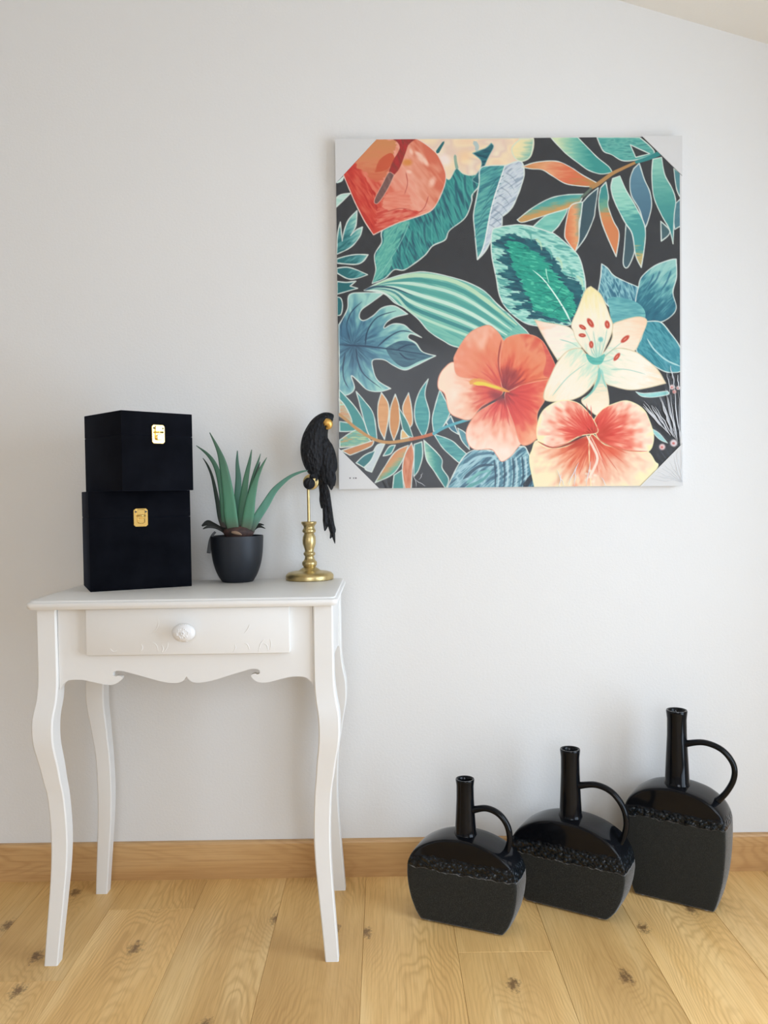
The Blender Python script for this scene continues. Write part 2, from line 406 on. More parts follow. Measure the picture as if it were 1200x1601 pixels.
# oak floor: slab with one object per plank
fl = struct(MB().box(XL, XR, YF, 0, -0.12, -0.010).build('floor', M_SUB), 'light oak laminate floor with knotty planks', 'floor')
PW, PLEN = 0.1975, 1.29
random.seed(11)
joints = {1: -0.36, -3: -0.16, -4: -0.44, 0: -1.12, -1: -0.92, -2: -1.25, 2: -0.98, 3: -0.75, 4: -1.2}
cache = {}
k0 = math.floor((XL + 0.058) / PW)
for k in range(k0, math.ceil((XR + 0.058) / PW)):
    x0 = max(XL, -0.058 + k * PW); x1 = min(XR, -0.058 + (k + 1) * PW)
    if x1 - x0 < 0.01: continue
    first = joints.get(k, -random.uniform(0.2, 1.2))
    ys = [0.0]; y = first
    while y > YF: ys.append(y); y -= PLEN
    ys.append(YF)
    for a, bb in zip(ys[:-1], ys[1:]):
        W, L = round(x1 - x0, 4), round(a - bb, 4)
        if L < 0.01: continue
        if (W, L) not in cache:
            g = 0.00025; c = 0.0006
            ring = lambda i, z: [(-W / 2 + i, -L / 2 + i, z), (W / 2 - i, -L / 2 + i, z), (W / 2 - i, L / 2 - i, z), (-W / 2 + i, L / 2 - i, z)]
            mb = MB().loft([ring(g, -0.010), ring(g, -c), ring(g + c, 0.0)])
            o = mb.build('plank', M_FLOOR, fl); cache[(W, L)] = o.data
        else:
            o = bpy.data.objects.new('plank', cache[(W, L)]); COL.objects.link(o); o.parent = fl
        o.location = ((x0 + x1) / 2, (a + bb) / 2, 0)

# ------------------------------------------------------------------ console table
T = 0.957 - 0.206
c_fl = on_z(41, 940, T); c_fr = on_z(527.5, 933, T)
yf = (c_fl.y + c_fr.y) / 2; yb = -0.046
xl, xr = on_y(37.5, 943, yf).x, on_y(527.5, 937, yf).x
tx, ty = (xl + xr) / 2, (yf + yb) / 2
TW, TD = xr - xl, yb - yf
tab = thing('console_table', 'white lacquered console table with one drawer and curved sabre legs', 'table', (tx, ty, 0))
# top with moulded edge
def rr(hx, hy, z, r=0.012):
    pts = []
    for sx, sy, a0 in ((1, 1, 0), (-1, 1, 90), (-1, -1, 180), (1, -1, 270)):
        for k in range(4):
            a = math.radians(a0 + 30 * k); pts.append((sx * (hx - r) + r * math.cos(a), sy * (hy - r) + r * math.sin(a), z))
    return pts
hx, hy = TW / 2, TD / 2
MB().loft([rr(hx - 0.012, hy - 0.012, T - 0.020), rr(hx - 0.004, hy - 0.004, T - 0.0185), rr(hx - 0.001, hy - 0.001, T - 0.014),
           rr(hx, hy, T - 0.010), rr(hx - 0.001, hy - 0.001, T - 0.006), rr(hx - 0.005, hy - 0.005, T - 0.0035), rr(hx - 0.006, hy - 0.006, T - 0.001), rr(hx - 0.008, hy - 0.008, T)]
          ).build('tabletop', M_WHITE, tab, True, 35)
# legs: z, outward offset, width
LEG = [(0.000, 0.0005, 0.0275), (0.06, -0.0035, 0.0290), (0.15, -0.0100, 0.0312), (0.21, -0.0130, 0.0330), (0.27, -0.0135, 0.0340), (0.34, -0.0100, 0.0345),
       (0.375, -0.0045, 0.0365), (0.41, 0.0010, 0.0390), (0.45, 0.0085, 0.0420), (0.48, 0.0110, 0.0435), (0.51, 0.0100, 0.0440), (0.54, 0.0045, 0.0430),
       (0.565, 0.0015, 0.0418), (0.60, 0.0, 0.0410), (T - 0.0195, 0.0, 0.0405)]
zz = [r[0] for r in LEG]
LS = cr(LEG, 4)
OVH = 0.026
lx = (on_y(518.5, 948, yf + OVH).x - on_y(54, 950, yf + OVH).x) / 2            # outer face of the straight upper part of the leg
ly = hy - OVH
for sx in (-1, 1):
    for sy in (-1, 1):
        rings = []
        for z, o, wd in LS:
            ox = sx * (lx + o); oy = (sy * (ly + o)) if sy < 0 else (hy - 0.010 + o * 0.5)
            ix = ox - sx * wd; iy = oy - sy * wd
            c = wd * 0.07
            x0, x1 = min(ox, ix), max(ox, ix); y0, y1 = min(oy, iy), max(oy, iy)
            rings.append([(x0 + c, y0, z), (x1 - c, y0, z), (x1, y0 + c, z), (x1, y1 - c, z), (x1 - c, y1, z), (x0 + c, y1, z), (x0, y1 - c, z), (x0, y0 + c, z)])
        MB().loft(rings).build('leg', M_WHITE, tab, True, 38)
# front apron with scrolls: half outline (distance from the middle, height)
half = [(0.0, 0.5885), (0.0035, 0.5835), (0.009, 0.5785), (0.017, 0.5758), (0.030, 0.5755), (0.052, 0.579), (0.085, 0.5885), (0.115, 0.597), (0.132, 0.6015), (0.143, 0.6020), (0.149, 0.6000), (0.1515, 0.5960),
        (0.1500, 0.5922), (0.1455, 0.5905), (0.1405, 0.5920), (0.1335, 0.5895), (0.1345, 0.5850), (0.1385, 0.5800), (0.1460, 0.5755), (0.1560, 0.5735), (0.1700, 0.5745), (0.195, 0.5805), (0.215, 0.5845), (0.235, 0.5850), (0.247, 0.5820), (0.256, 0.5740), (0.262, 0.565)]
AX = lx - 0.0415
kx = AX / 0.262
R_ = [(x * kx, z) for x, z in cr(half, 3)]
poly = [(-AX, T - 0.0195)] + [(-x, z) for x, z in R_[::-1]] + [(x, z) for x, z in R_[1:]] + [(AX, T - 0.0195)]
ya = -ly + 0.008
MB().prism(poly, ya, ya + 0.016).build('front_apron', M_WHITE, tab)
for sx in (-1, 1):
    y0, y1 = -ly + 0.036, hy - 0.010 - 0.036
    prof = [(y0, T - 0.0195), (y0, 0.590), (y0 + 0.03, 0.600), ((y0 + y1) / 2, 0.606), (y1 - 0.03, 0.600), (y1, 0.590), (y1, T - 0.0195)]
    xo = sx * (lx - 0.006); xi = sx * (lx - 0.022)
    v = [(xo, y, z) for y, z in prof]; v2 = [(xi, y, z) for y, z in prof]
    MB().loft([v, v2]).build('side_apron', M_WHITE, tab)
MB().box(-AX, AX, hy - 0.034, hy - 0.018, 0.60, T - 0.0195).build('back_apron', M_WHITE, tab)
# drawer
dA, dB, dC = on_y(132.5, 953, ty + ya - 0.015), on_y(452, 947.5, ty + ya - 0.015), on_y(452, 1021, ty + ya - 0.015)
dx0, dx1, dz1, dz0 = dA.x - tx, dB.x - tx, (dA.z + dB.z) / 2, (dA.z + dB.z) / 2 - (dB - dC).length
dr = MB().box(dx0, dx1, ya - 0.015, ya + 0.001, dz0, dz1).build('drawer', M_WHITE, tab, True, 30, bevel=0.0034)
kc = on_y(286.5, 989.5, ty + ya - 0.04)
ky = ya - 0.015
kb = MB(); kcx, kcz = kc.x - tx, kc.z
ringsk = []
for d, r in ((0, 0.011), (0.004, 0.009), (0.010, 0.008), (0.014, 0.012), (0.018, 0.019), (0.023, 0.0225), (0.028, 0.021), (0.032, 0.015), (0.034, 0.006)):
    ringsk.append([(kcx + r * math.cos(a) * 1.05, ky - d, kcz + r * math.sin(a) * 0.84) for a in (2 * math.pi * j / 28 for j in range(28))])
kb.loft(ringsk)
kn = kb.build('knob', NT('white_porcelain', (0.84, 0.83, 0.82, 1), 0.35).m, dr, True)
fb = MB(); random.seed(3)
for i, (a, r) in enumerate([(0, 0)] + [(60 * k + 10, 0.0085) for k in range(6)] + [(36 * k, 0.0165) for k in range(10)]):
    x = kcx + r * 1.05 * math.cos(math.radians(a)); z = kcz + r * 0.84 * math.sin(math.radians(a)); yk = ky - 0.0335 + (r / 0.0165) ** 2 * 0.0065
    for p in range(5):
        aa = math.radians(72 * p + i * 20); fb.sphere((x + 0.0026 * math.cos(aa), yk - 0.0006, z + 0.0026 * math.sin(aa)), 0.0020, 0.0018, 0.0020, 6, 5)
fb.build('flower_relief', bpy.data.materials['white_porcelain'], kn, True)
# scroll carving on the drawer front
def carving(pts):
    P = [on_y(120 + x / 3.4286, 930 + y / 3.4286, ty + ky) for x, y in cr(pts, 5)]
    P = [(p.x - tx, ky + 0.0002, p.z) for p in P]
    m = len(P); MB().sweep(P, [0.0004 + 0.0013 * math.sin(math.pi * i / (m - 1)) for i in range(m)], 0.0006, 6).build('scroll_carving', M_WHITE, dr, True)
for pts in ([(437, 130), (436, 160), (420, 190), (388, 210)], [(345, 265), (352, 285), (340, 305)], [(405, 255), (425, 270), (435, 300)], [(488, 255), (482, 285), (465, 308)],
            [(455, 270), (462, 290), (455, 308)], [(925, 158), (918, 180), (898, 205)], [(845, 265), (850, 285), (838, 305)], [(895, 258), (915, 268), (925, 295)],
            [(1005, 240), (985, 262), (973, 305)], [(1035, 235), (1040, 265), (1035, 295)], [(1000, 262), (1018, 270), (1025, 300)], [(180, 290), (195, 305), (215, 300)]):
    carving(pts)

# ------------------------------------------------------------------ two velvet boxes
def velvet_box(label, corner, ang, W, D, H, seam, clasp_z):
    """corner = front-left corner on its support"""
    r = thing('keepsake_box', label, 'box', corner, ang, 'velvet boxes stacked on the table')
    MB().box(0, W, 0, D, 0, seam - 0.0002).build('box_body', M_VELVET, r, True, 30, bevel=0.0012)
    MB().box(0, W, 0, D, seam + 0.0002, H).build('lid', M_VELVET, r, True, 30, bevel=0.0012)
    MB().box(0.004, W - 0.004, 0.004, D - 0.004, seam - 0.004, seam + 0.004).build('inner_rim', M_VELVET, r)
    cx = W / 2; cw, ch = 0.0155, 0.0205
    def plate(name, hw, z0, z1, d0, d1, mat, par, c=0.004):
        pts = [(cx - hw + c, z0), (cx + hw - c, z0), (cx + hw, z0 + c), (cx + hw, z1 - c), (cx + hw - c, z1), (cx - hw + c, z1), (cx - hw, z1 - c), (cx - hw, z0 + c)]
        return MB().prism(pts, -d1, -d0).build(name, mat, par, True, 30, bevel=0.0008, seg=1)
    cl = plate('clasp', cw, clasp_z - ch, clasp_z + ch, -0.001, 0.0022, M_CLASP, r)
    plate('hasp', cw * 0.55, clasp_z - 0.012, clasp_z + 0.018, 0.0020, 0.0050, M_CLASP, cl, 0.002)
    plate('latch', cw * 0.42, clasp_z - 0.013, clasp_z - 0.001, 0.0048, 0.0080, M_CLASP, cl, 0.002)
    MB().sweep([(cx - cw * 0.6, -0.0062, clasp_z + 0.004), (cx + cw * 0.6, -0.0062, clasp_z + 0.004)], 0.0020, n=8).build('hinge_pin', M_CLASP, cl, True)
    for s in (-1, 1):
        MB().sphere((cx + s * cw * 0.70, -0.0022, clasp_z + ch * 0.62), 0.0022, 0.001, 0.0022, 8, 6).build('rivet', M_INK, cl, True)
    return r
p0, p1, p2 = on_z(141, 926, T), on_z(301, 917, T), on_z(129.5, 915.5, T)
a1 = math.atan2(p1.y - p0.y, p1.x - p0.x)
a1b = math.atan2(p2.y - p0.y, p2.x - p0.x) - math.pi / 2
a1 = 0.25 * a1 + 0.75 * a1b
W1b = (p1 - p0).length; D1b = (p2 - p0).length * 1.0
H1 = (on_y(141, 768.5, p0.y) - on_y(141, 926, p0.y)).z
velvet_box('large black velvet box with a brass clasp, bottom of the stack', (p0.x, p0.y, T), a1, W1b, D1b, H1, H1 * 0.73,
           H1 * 0.73)
zt1 = T + H1
yF = p0.y - 0.050
tF = on_y(188.5, 641, yF)
HU = tF.z - zt1
def on_top(px, py): return on_z(px, py, tF.z)
qR, qL = on_top(300, 648), on_top(137, 651.5)
a2 = math.atan2(qR.y - tF.y, qR.x - tF.x)
velvet_box('smaller black velvet box set askew, on top of the larger one', (tF.x, tF.y, zt1), a2, (qR - tF).length, (qL - tF).length * 0.97, HU, HU * 0.70, HU * 0.72)

# ------------------------------------------------------------------ potted aloe
SC = 6.156
pf = on_z(372, 911.5, T)
PY = pf.y + 0.036
def ap(zx, zy, dy=0.0):
    p = on_y(300 + zx / SC, 660 + zy / SC, PY + dy); return p
pc = on_y(371.5, 909, PY); PX = pc.x
pot = thing('potted_aloe', 'green aloe plant in a matte black pot beside the boxes', 'plant', (PX, PY, T))
loc = lambda p: (p[0] - PX, p[1] - PY, p[2] - T)
zt_ = ap(440, 1092).z - T
def pw(zx0, zx1, zy): return (ap(zx1, zy) - ap(zx0, zy)).x / 2
rt_, rb_ = pw(188, 692, 1100), pw(295, 598, 1540)
pr = [(rb_ * 0.9, 0.0), (rb_, 0.002), (rb_ * 1.18, 0.018), (rt_ * 0.87, 0.038), (rt_ * 0.945, 0.060), (rt_ * 0.985, 0.085), (rt_, zt_ - 0.004), (rt_ * 0.995, zt_), (rt_ * 0.96, zt_), (rt_ * 0.94, zt_ - 0.006), (rt_ * 0.93, zt_ - 0.02)]
pr = [(rb_ * 0.9, 0.0), (rb_ * 0.97, 0.0006)] + [tuple(p) for p in cr([(rb_, 0.002), (rb_ + (rt_ - rb_) * 0.30, 0.014), (rb_ + (rt_ - rb_) * 0.58, 0.030), (rb_ + (rt_ - rb_) * 0.80, 0.050), (rb_ + (rt_ - rb_) * 0.93, 0.074), (rt_, zt_ - 0.004)], 4)] + pr[7:]
MB().lathe(pr, n=56).build('pot', M_POT, pot, True, 60)
MB().lathe([(rt_ * 0.935, zt_ - 0.022), (rt_ * 0.935, zt_ - 0.012), (rt_ * 0.5, zt_ - 0.006), (0.005, zt_ - 0.004)], n=32).build('soil', M_SOIL, pot, True)
m = loc(ap(450, 1040))
MB().lathe([(0.010, 0.0), (0.026, 0.003), (0.034, 0.012), (0.038, 0.020), (0.032, 0.028), (0.018, 0.034)], (m[0], 0, zt_ - 0.010), 20).build('root_crown', M_ROOT, pot, True)
def leaf(pts, wd, mat, dy0, dy1, thick=0.34, curl=0.25, name='leaf'):
    C = cr([(x, y, ww) for (x, y), ww in zip(pts, wd)], 6); m = len(C); path = []; ra = []
    for i, (x, y, ww) in enumerate(C):
        t = i / (m - 1); path.append(loc(ap(x, y, dy0 + (dy1 - dy0) * t)))
        ra.append(max(ww, 2.0) / 2 / SC * 2.0 / FPX)
    MB().sweep(path, ra, [r * thick + 0.0004 for r in ra], 12, curl).build(name, mat, pot, True)
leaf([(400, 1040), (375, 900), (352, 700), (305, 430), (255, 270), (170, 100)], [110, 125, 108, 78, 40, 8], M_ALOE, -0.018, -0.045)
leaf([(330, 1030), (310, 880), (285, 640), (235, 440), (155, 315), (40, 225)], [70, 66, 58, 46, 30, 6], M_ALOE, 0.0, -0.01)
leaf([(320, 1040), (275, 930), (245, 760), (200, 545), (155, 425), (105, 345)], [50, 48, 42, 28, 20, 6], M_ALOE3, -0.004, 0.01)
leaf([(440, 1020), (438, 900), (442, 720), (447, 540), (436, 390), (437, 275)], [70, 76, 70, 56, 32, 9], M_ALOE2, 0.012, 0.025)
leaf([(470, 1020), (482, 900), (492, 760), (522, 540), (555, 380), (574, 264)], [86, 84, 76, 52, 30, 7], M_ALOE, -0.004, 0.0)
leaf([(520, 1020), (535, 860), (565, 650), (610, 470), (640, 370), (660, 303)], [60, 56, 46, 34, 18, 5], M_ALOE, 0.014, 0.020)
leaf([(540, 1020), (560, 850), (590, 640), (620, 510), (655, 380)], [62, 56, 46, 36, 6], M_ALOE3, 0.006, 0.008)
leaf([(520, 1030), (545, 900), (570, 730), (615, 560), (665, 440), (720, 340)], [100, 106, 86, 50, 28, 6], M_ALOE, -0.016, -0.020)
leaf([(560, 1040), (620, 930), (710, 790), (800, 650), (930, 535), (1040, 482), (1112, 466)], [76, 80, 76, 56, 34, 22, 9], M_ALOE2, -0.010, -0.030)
leaf([(330, 1050), (270, 1020), (200, 985), (150, 970), (95, 1000)], [60, 40, 46, 52, 14], M_DRY, -0.004, -0.010, 0.12, 0.5, 'dried_leaf')
leaf([(300, 1045), (230, 1010), (160, 1005), (105, 1028)], [30, 34, 30, 8], M_DRY, -0.010, -0.022, 0.12, 0.5, 'dried_leaf')
leaf([(560, 1050), (610, 1005), (650, 985), (692, 990)], [50, 36, 26, 8], M_DRY, 0.004, 0.0, 0.12, 0.5, 'dried_leaf')
leaf([(570, 1050), (620, 1010), (660, 1005), (705, 1024)], [40, 30, 22, 6], M_DRY, -0.006, -0.012, 0.12, 0.5, 'dried_leaf')
leaf([(380, 1060), (430, 1068), (480, 1085)], [16, 34, 10], NT('pale_root', (0.30, 0.20, 0.13, 1), 0.8).m, -0.036, -0.040, 0.3, 0, 'root')
leaf([(226, 1056), (200, 1085), (178, 1140), (160, 1262)], [22, 26, 34, 38], M_TAG, 0.004, -0.002, 0.04, 0, 'plant_tag')

# ------------------------------------------------------------------ parrot figurine on a turned gold stand
S2 = 5.518
bf = on_z(487, 909.5, T)
BY = bf.y + 0.054
def bp(zx, zy, dy=0.0): return on_y(440 + zx / S2, 630 + zy / S2, BY + dy)
BX = bp(243, 1500).x
par = thing('parrot_figurine', 'black parrot figurine with gold beak perched on a turned gold stand', 'figurine', (BX, BY, T))
bl = lambda p: (p[0] - BX, p[1] - BY, p[2] - T)
mz = 1.0 / (S2 * FPX / 2.02)              # metres per zoomed pixel at that depth
z_of = lambda zy: bl(bp(243, zy))[2]
prof = [(1541, 196), (1536, 203), (1510, 204), (1497, 200), (1482, 184), (1472, 150), (1466, 98), (1458, 86), (1446, 70), (1436, 52), (1426, 54), (1416, 62), (1400, 64), (1388, 62), (1378, 50), (1362, 42), (1345, 38), (1336, 42), (1326, 50), (1312, 50),
        (1304, 40), (1290, 38), (1270, 43), (1235, 55), (1205, 57), (1175, 54), (1155, 46), (1143, 42), (1134, 54), (1122, 58), (1110, 52), (1098, 46), (1082, 48), (1068, 58), (1058, 65), (1046, 66), (1042, 60), (1044, 20)]
off = z_of(1541)
MB().lathe([(r * mz, max(z_of(zy) - off, 0.0)) for zy, r in prof], n=40).build('turned_base', M_GOLD, par, True, 50)
MB().lathe([(0.0036, z_of(1050)), (0.0036, z_of(690))], n=14).build('rod', M_GOLD, par, True, 50)
pc_ = bl(bp(250, 690))
# perch: short gold bar pointing at the viewer with a black ball end
def disc_y(rings, c, n=24):
    return MB().loft([[(c[0] + r * math.cos(2 * math.pi * j / n), c[1] + y, c[2] + r * math.sin(2 * math.pi * j / n)) for j in range(n)] for y, r in rings])
disc_y([(-0.014, 0.014), (-0.012, 0.0182), (-0.006, 0.0192), (0.006, 0.0192), (0.012, 0.0182), (0.014, 0.014)], (pc_[0] + 0.0014, pc_[1], pc_[2] + 0.0022)).build('perch', M_GOLD, par, True, 50)
MB().sphere((pc_[0] - 0.0020, pc_[1] - 0.016, pc_[2] - 0.0015), 0.0142, 0.009, 0.0142, 20, 12).build('perch_knob', M_BIRD, par, True)
# body: sections (x, y, half width, half depth, depth shift)
BODY = [(352, 715, 16, 12, 0), (338, 660, 46, 34, 0), (322, 600, 82, 62, 0), (306, 530, 110, 84, 0), (294, 450, 124, 96, 0), (288, 380, 124, 98, 0), (290, 310, 112, 92, 0), (306, 245, 96, 82, -2), (330, 195, 84, 74, -6),
        (362, 160, 74, 66, -10), (392, 138, 62, 56, -14), (420, 124, 44, 42, -16), (440, 118, 26, 26, -17), (450, 118, 10, 12, -17)]
C = cr(BODY, 4)
MB().sweep([bl(bp(x, y, d * mz)) for x, y, a, b_, d in C], [a * mz for _, _, a, _, _ in C], [b_ * mz for _, _, _, b_, _ in C], 22).build('parrot_body', M_BIRD, par, True)
BK = cr([(370, 156, 28, 26), (392, 170, 40, 32), (404, 188, 38, 28), (402, 208, 25, 19), (384, 224, 7, 6)], 5)
MB().sweep([bl(bp(x, y, -0.016)) for x, y, _, _ in BK], [a * mz for _, _, a, _ in BK], [b_ * mz for _, _, _, b_ in BK], 16).build('beak', M_BEAK, par, True)
for d in (-1, 1):
    e = bl(bp(382, 128, -0.0035 + d * 0.0145)); MB().sphere(e, 0.0022, 0.0018, 0.0022, 10, 8).build('eye', M_GLAZE, par, True)
def feathers(name, lst, dy, thick, par_):
    mb = MB()
    for pts, wmax, d in lst:
        C = cr(pts, 5); m = len(C)
        ra = [max(wmax * mz * 0.5 * min(1, 0.30 + 3.2 * i / (m - 1)) * min(1.0, (1 - i / (m - 1)) * 4 + 0.10), 0.0004) for i in range(m)]
        mb.sweep([bl(bp(x, y, dy + d)) for x, y in C], ra, [r * thick + 0.0004 for r in ra], 8)
    return mb.build(name, M_BIRD, par_, True)
WING = [([(350, 300), (400, 380), (430, 470), (438, 560), (425, 640)], 84, 0.0), ([(350, 320), (385, 420), (410, 540), (420, 640), (418, 700)], 86, -0.002),
        ([(355, 340), (380, 470), (405, 600), (425, 690), (430, 752)], 62, -0.004), ([(380, 400), (420, 520), (440, 620), (455, 718)], 52, -0.003),
        ([(340, 330), (350, 450), (365, 560), (385, 660), (400, 705)], 70, -0.001), ([(345, 290), (375, 330), (405, 390), (425, 450)], 70, 0.002)]
feathers('wing', WING, -0.017, 0.30, par)
feathers('wing', [(p, w_, -d) for p, w_, d in WING], 0.017, 0.30, par)
feathers('tail', [([(345, 640), (352, 720), (358, 800), (345, 912)], 62, 0.0), ([(352, 640), (372, 760), (385, 900), (388, 1010), (372, 1105)], 66, -0.002),
                  ([(358, 640), (385, 760), (405, 900), (425, 1040), (440, 1110), (418, 1170)], 58, -0.003), ([(362, 660), (392, 800), (412, 940), (436, 1080), (460, 1214)], 44, -0.004)], -0.002, 0.28, par)
feathers('foot', [([(300, 590), (285, 625), (262, 632), (240, 640)], 46, 0.0), ([(305, 600), (300, 640), (296, 668), (292, 690)], 36, 0.004)], -0.014, 0.8, par)

# ------------------------------------------------------------------ three stoneware jugs
def jug(label, fl, fr, W0, outline, thick, z_edge, z_band, neck, handle, dark):
    """fl, fr: floor pixels of the front foot corners; outline: half outline (fraction of half foot width, z)"""
    a, b_ = on_z(fl[0], fl[1], 0), on_z(fr[0], fr[1], 0)
    ang = math.atan2(b_.y - a.y, b_.x - a.x); Wd = (b_ - a).length
    mid = (a + b_) / 2; nrm = Vector((-math.sin(ang), math.cos(ang), 0))
    o = mid + nrm * (thick / 2)
    r = thing('handled_jug', label, 'jug', (o.x, o.y, 0), ang, 'black stoneware jugs on the floor')
    body = mat_jug('jug_stoneware', z_edge, z_band)
    hl = [(x * Wd / 2, z) for x, z in cr(outline, 5)]
    pts = [(x, z) for x, z in hl] + [(-x, z) for x, z in hl[::-1][1:]]
    h = thick / 2; lift = 0.003
    def inset(k, y):
        zc = outline[-1][1] * 0.5; xm = max(p[0] for p in pts)
        return [(x * (1 - k / xm), y, lift + zc + (z - zc) * (1 - k / zc)) for x, z in pts]
    rings = [inset(0.030, -h - 0.0004), inset(0.006, -h - 0.0001), inset(0.0022, -h + 0.0006), inset(0.0006, -h + 0.0020), inset(0.0, -h + 0.0042), inset(-0.0015, -h + 0.018), inset(-0.002, 0.0), inset(-0.0015, h - 0.018), inset(0.0, h - 0.0042), inset(0.0006, h - 0.0020), inset(0.0022, h - 0.0006), inset(0.006, h + 0.0001), inset(0.030, h + 0.0004)]
    MB().loft(rings).build('jug_body', body, r, True, 50)
    for sx in (-1, 1):
        for sy in (-1, 1):
            MB().lathe([(0.005, 0.0), (0.005, lift + 0.002)], (sx * Wd * 0.40, sy * (h - 0.012), 0), 12).build('felt_pad', M_FELT, r)
    zt = outline[-1][1]; r0, r1, nh = neck
    pr = [(r0 * 1.28, zt - 0.008), (r0 * 1.10, zt + 0.001), (r0, zt + 0.010), (r0 * 0.93, zt + nh * 0.30), (r1 * 0.93, zt + nh * 0.66), (r1 * 0.92, zt + nh * 0.88), (r1 * 0.98, zt + nh * 0.955), (r1, zt + nh * 0.985), (r1 * 0.96, zt + nh),
          (r1 * 0.86, zt + nh), (r1 * 0.76, zt + nh * 0.98), (r1 * 0.70, zt + nh * 0.9), (r1 * 0.68, zt + nh * 0.5), (0.003, zt + nh * 0.45)]
    MB().lathe(pr, n=32).build('neck', M_GLAZE, r, True, 60)
    C = cr(handle, 6); m = len(C)
    rad = [0.0070 + 0.0022 * (abs(i / (m - 1) - 0.5) * 2) ** 6 for i in range(m)]
    MB().sweep([(x, 0, z) for x, z in C], [q * 0.95 for q in rad], [q * 1.15 for q in rad], 12).build('handle', M_GLAZE, r, True)
    return r
jug('smallest black stoneware jug with a short handled neck', (656.5, 1439), (786, 1466), 0.19,
    [(0.95, 0.0), (1.0, 0.002), (1.10, 0.015), (1.15, 0.025), (1.23, 0.044), (1.285, 0.065), (1.315, 0.085), (1.325, 0.105), (1.29, 0.130), (1.10, 0.157), (0.75, 0.177), (0.38, 0.188), (0.0, 0.192)], 0.084, 0.118, 0.146,
    (0.0235, 0.0210, 0.126), [(0.017, 0.250), (0.048, 0.258), (0.076, 0.250), (0.095, 0.228), (0.101, 0.200), (0.096, 0.176), (0.086, 0.158)], 0)
jug('middle-sized black stoneware jug with a wide round body', (820.5, 1409.5), (948.5, 1442), 0.19,
    [(0.93, 0.0), (1.0, 0.002), (1.13, 0.015), (1.20, 0.025), (1.30, 0.044), (1.365, 0.065), (1.40, 0.084), (1.415, 0.104), (1.36, 0.136), (1.14, 0.166), (0.78, 0.187), (0.38, 0.198), (0.0, 0.200)], 0.092, 0.112, 0.146,
    (0.0255, 0.0230, 0.160), [(0.018, 0.277), (0.060, 0.286), (0.096, 0.275), (0.121, 0.245), (0.128, 0.210), (0.121, 0.178), (0.108, 0.155)], 0)
jug('tallest black stoneware jug with a high narrow body', (991, 1398.5), (1115.5, 1429), 0.18,
    [(0.95, 0.0), (1.0, 0.002), (1.08, 0.022), (1.13, 0.040), (1.205, 0.070), (1.25, 0.102), (1.275, 0.132), (1.285, 0.165), (1.26, 0.200), (1.10, 0.228), (0.76, 0.250), (0.38, 0.260), (0.0, 0.264)], 0.094, 0.188, 0.210,
    (0.0275, 0.0240, 0.175), [(0.019, 0.362), (0.060, 0.371), (0.099, 0.360), (0.123, 0.331), (0.124, 0.298), (0.108, 0.264), (0.088, 0.240)], 0)

# ------------------------------------------------------------------ botanical canvas
QUAD = [(526.5, 219.5), (1065.5, 212.5), (1065.0, 759.5), (528.5, 763.5)]     # TL TR BR BL in the photograph
CT = 0.020                                                                    # canvas depth
wp = [on_y(x, y, -CT - 0.003) for x, y in QUAD]
cen = sum(wp, Vector()) / 4
pw_ = ((wp[1] - wp[0]).length + (wp[2] - wp[3]).length) / 2; ph_ = ((wp[0] - wp[3]).length + (wp[1] - wp[2]).length) / 2
tilt = math.atan2((wp[1] - wp[0]).z + (wp[2] - wp[3]).z, (wp[1] - wp[0]).x + (wp[2] - wp[3]).x)
art = thing('canvas_print', 'square canvas print of tropical leaves and coral flowers on the wall', 'painting', (cen.x, 0, cen.z))
art.rotation_euler = (0, -tilt, 0)

NG = 700
u = np.linspace(0, 1, NG); U, V = np.meshgrid(u, u)                           # V downwards
q = np.array(QUAD)
PXX = (1 - U) * (1 - V) * q[0, 0] + U * (1 - V) * q[1, 0] + U * V * q[2, 0] + (1 - U) * V * q[3, 0]
PYY = (1 - U) * (1 - V) * q[0, 1] + U * (1 - V) * q[1, 1] + U * V * q[2, 1] + (1 - U) * V * q[3, 1]
PXX = PXX.astype(np.float32); PYY = PYY.astype(np.float32)
IMG = np.zeros((NG, NG, 3), np.float32)
rng = np.random.RandomState(5)
NOI = rng.rand(256, 256).astype(np.float32)
def vnoise(x, y):
    xi = np.floor(x).astype(int); yi = np.floor(y).astype(int); fx = x - xi; fy = y - yi
    fx = fx * fx * (3 - 2 * fx); fy = fy * fy * (3 - 2 * fy)
    g = lambda a, b_: NOI[b_ & 255, a & 255]
    return (g(xi, yi) * (1 - fx) + g(xi + 1, yi) * fx) * (1 - fy) + (g(xi, yi + 1) * (1 - fx) + g(xi + 1, yi + 1) * fx) * fy
def fbm(x, y): return vnoise(x, y) * 0.6 + vnoise(x * 2.1 + 17, y * 2.1 + 5) * 0.4
IMG[:] = np.array((57, 58, 60)) + (fbm(PXX / 9, PYY / 9)[..., None] - 0.5) * 7
def Q1(x, y): return (510 + x / 4.138, 190 + y / 4.138)
def Q2(x, y): return (790 + x / 4.138, 190 + y / 4.138)
def Q3(x, y): return (510 + x / 4.138, 480 + y / 4.138)
def Q4(x, y): return (790 + x / 4.138, 480 + y / 4.138)
def ID(x, y): return (x, y)
def curve(pts, Q, closed=True, per=6):
    """smooth outline; a point with a third item is a sharp corner"""
    P = [(Q(p[0], p[1]), len(p) > 2) for p in pts]
    if not closed: return cr([p for p, _ in P], per)
    m = len(P); sh = [i for i in range(m) if P[i][1]]
    if not sh: return cr([p for p, _ in P], per, True)
    out = []
    for a, i in enumerate(sh):
        j = sh[(a + 1) % len(sh)]; n = (j - i) % m or m
        seg = [P[(i + k) % m][0] for k in range(n + 1)]
        out.append(cr(seg, per)[:-1])
    return np.concatenate(out)
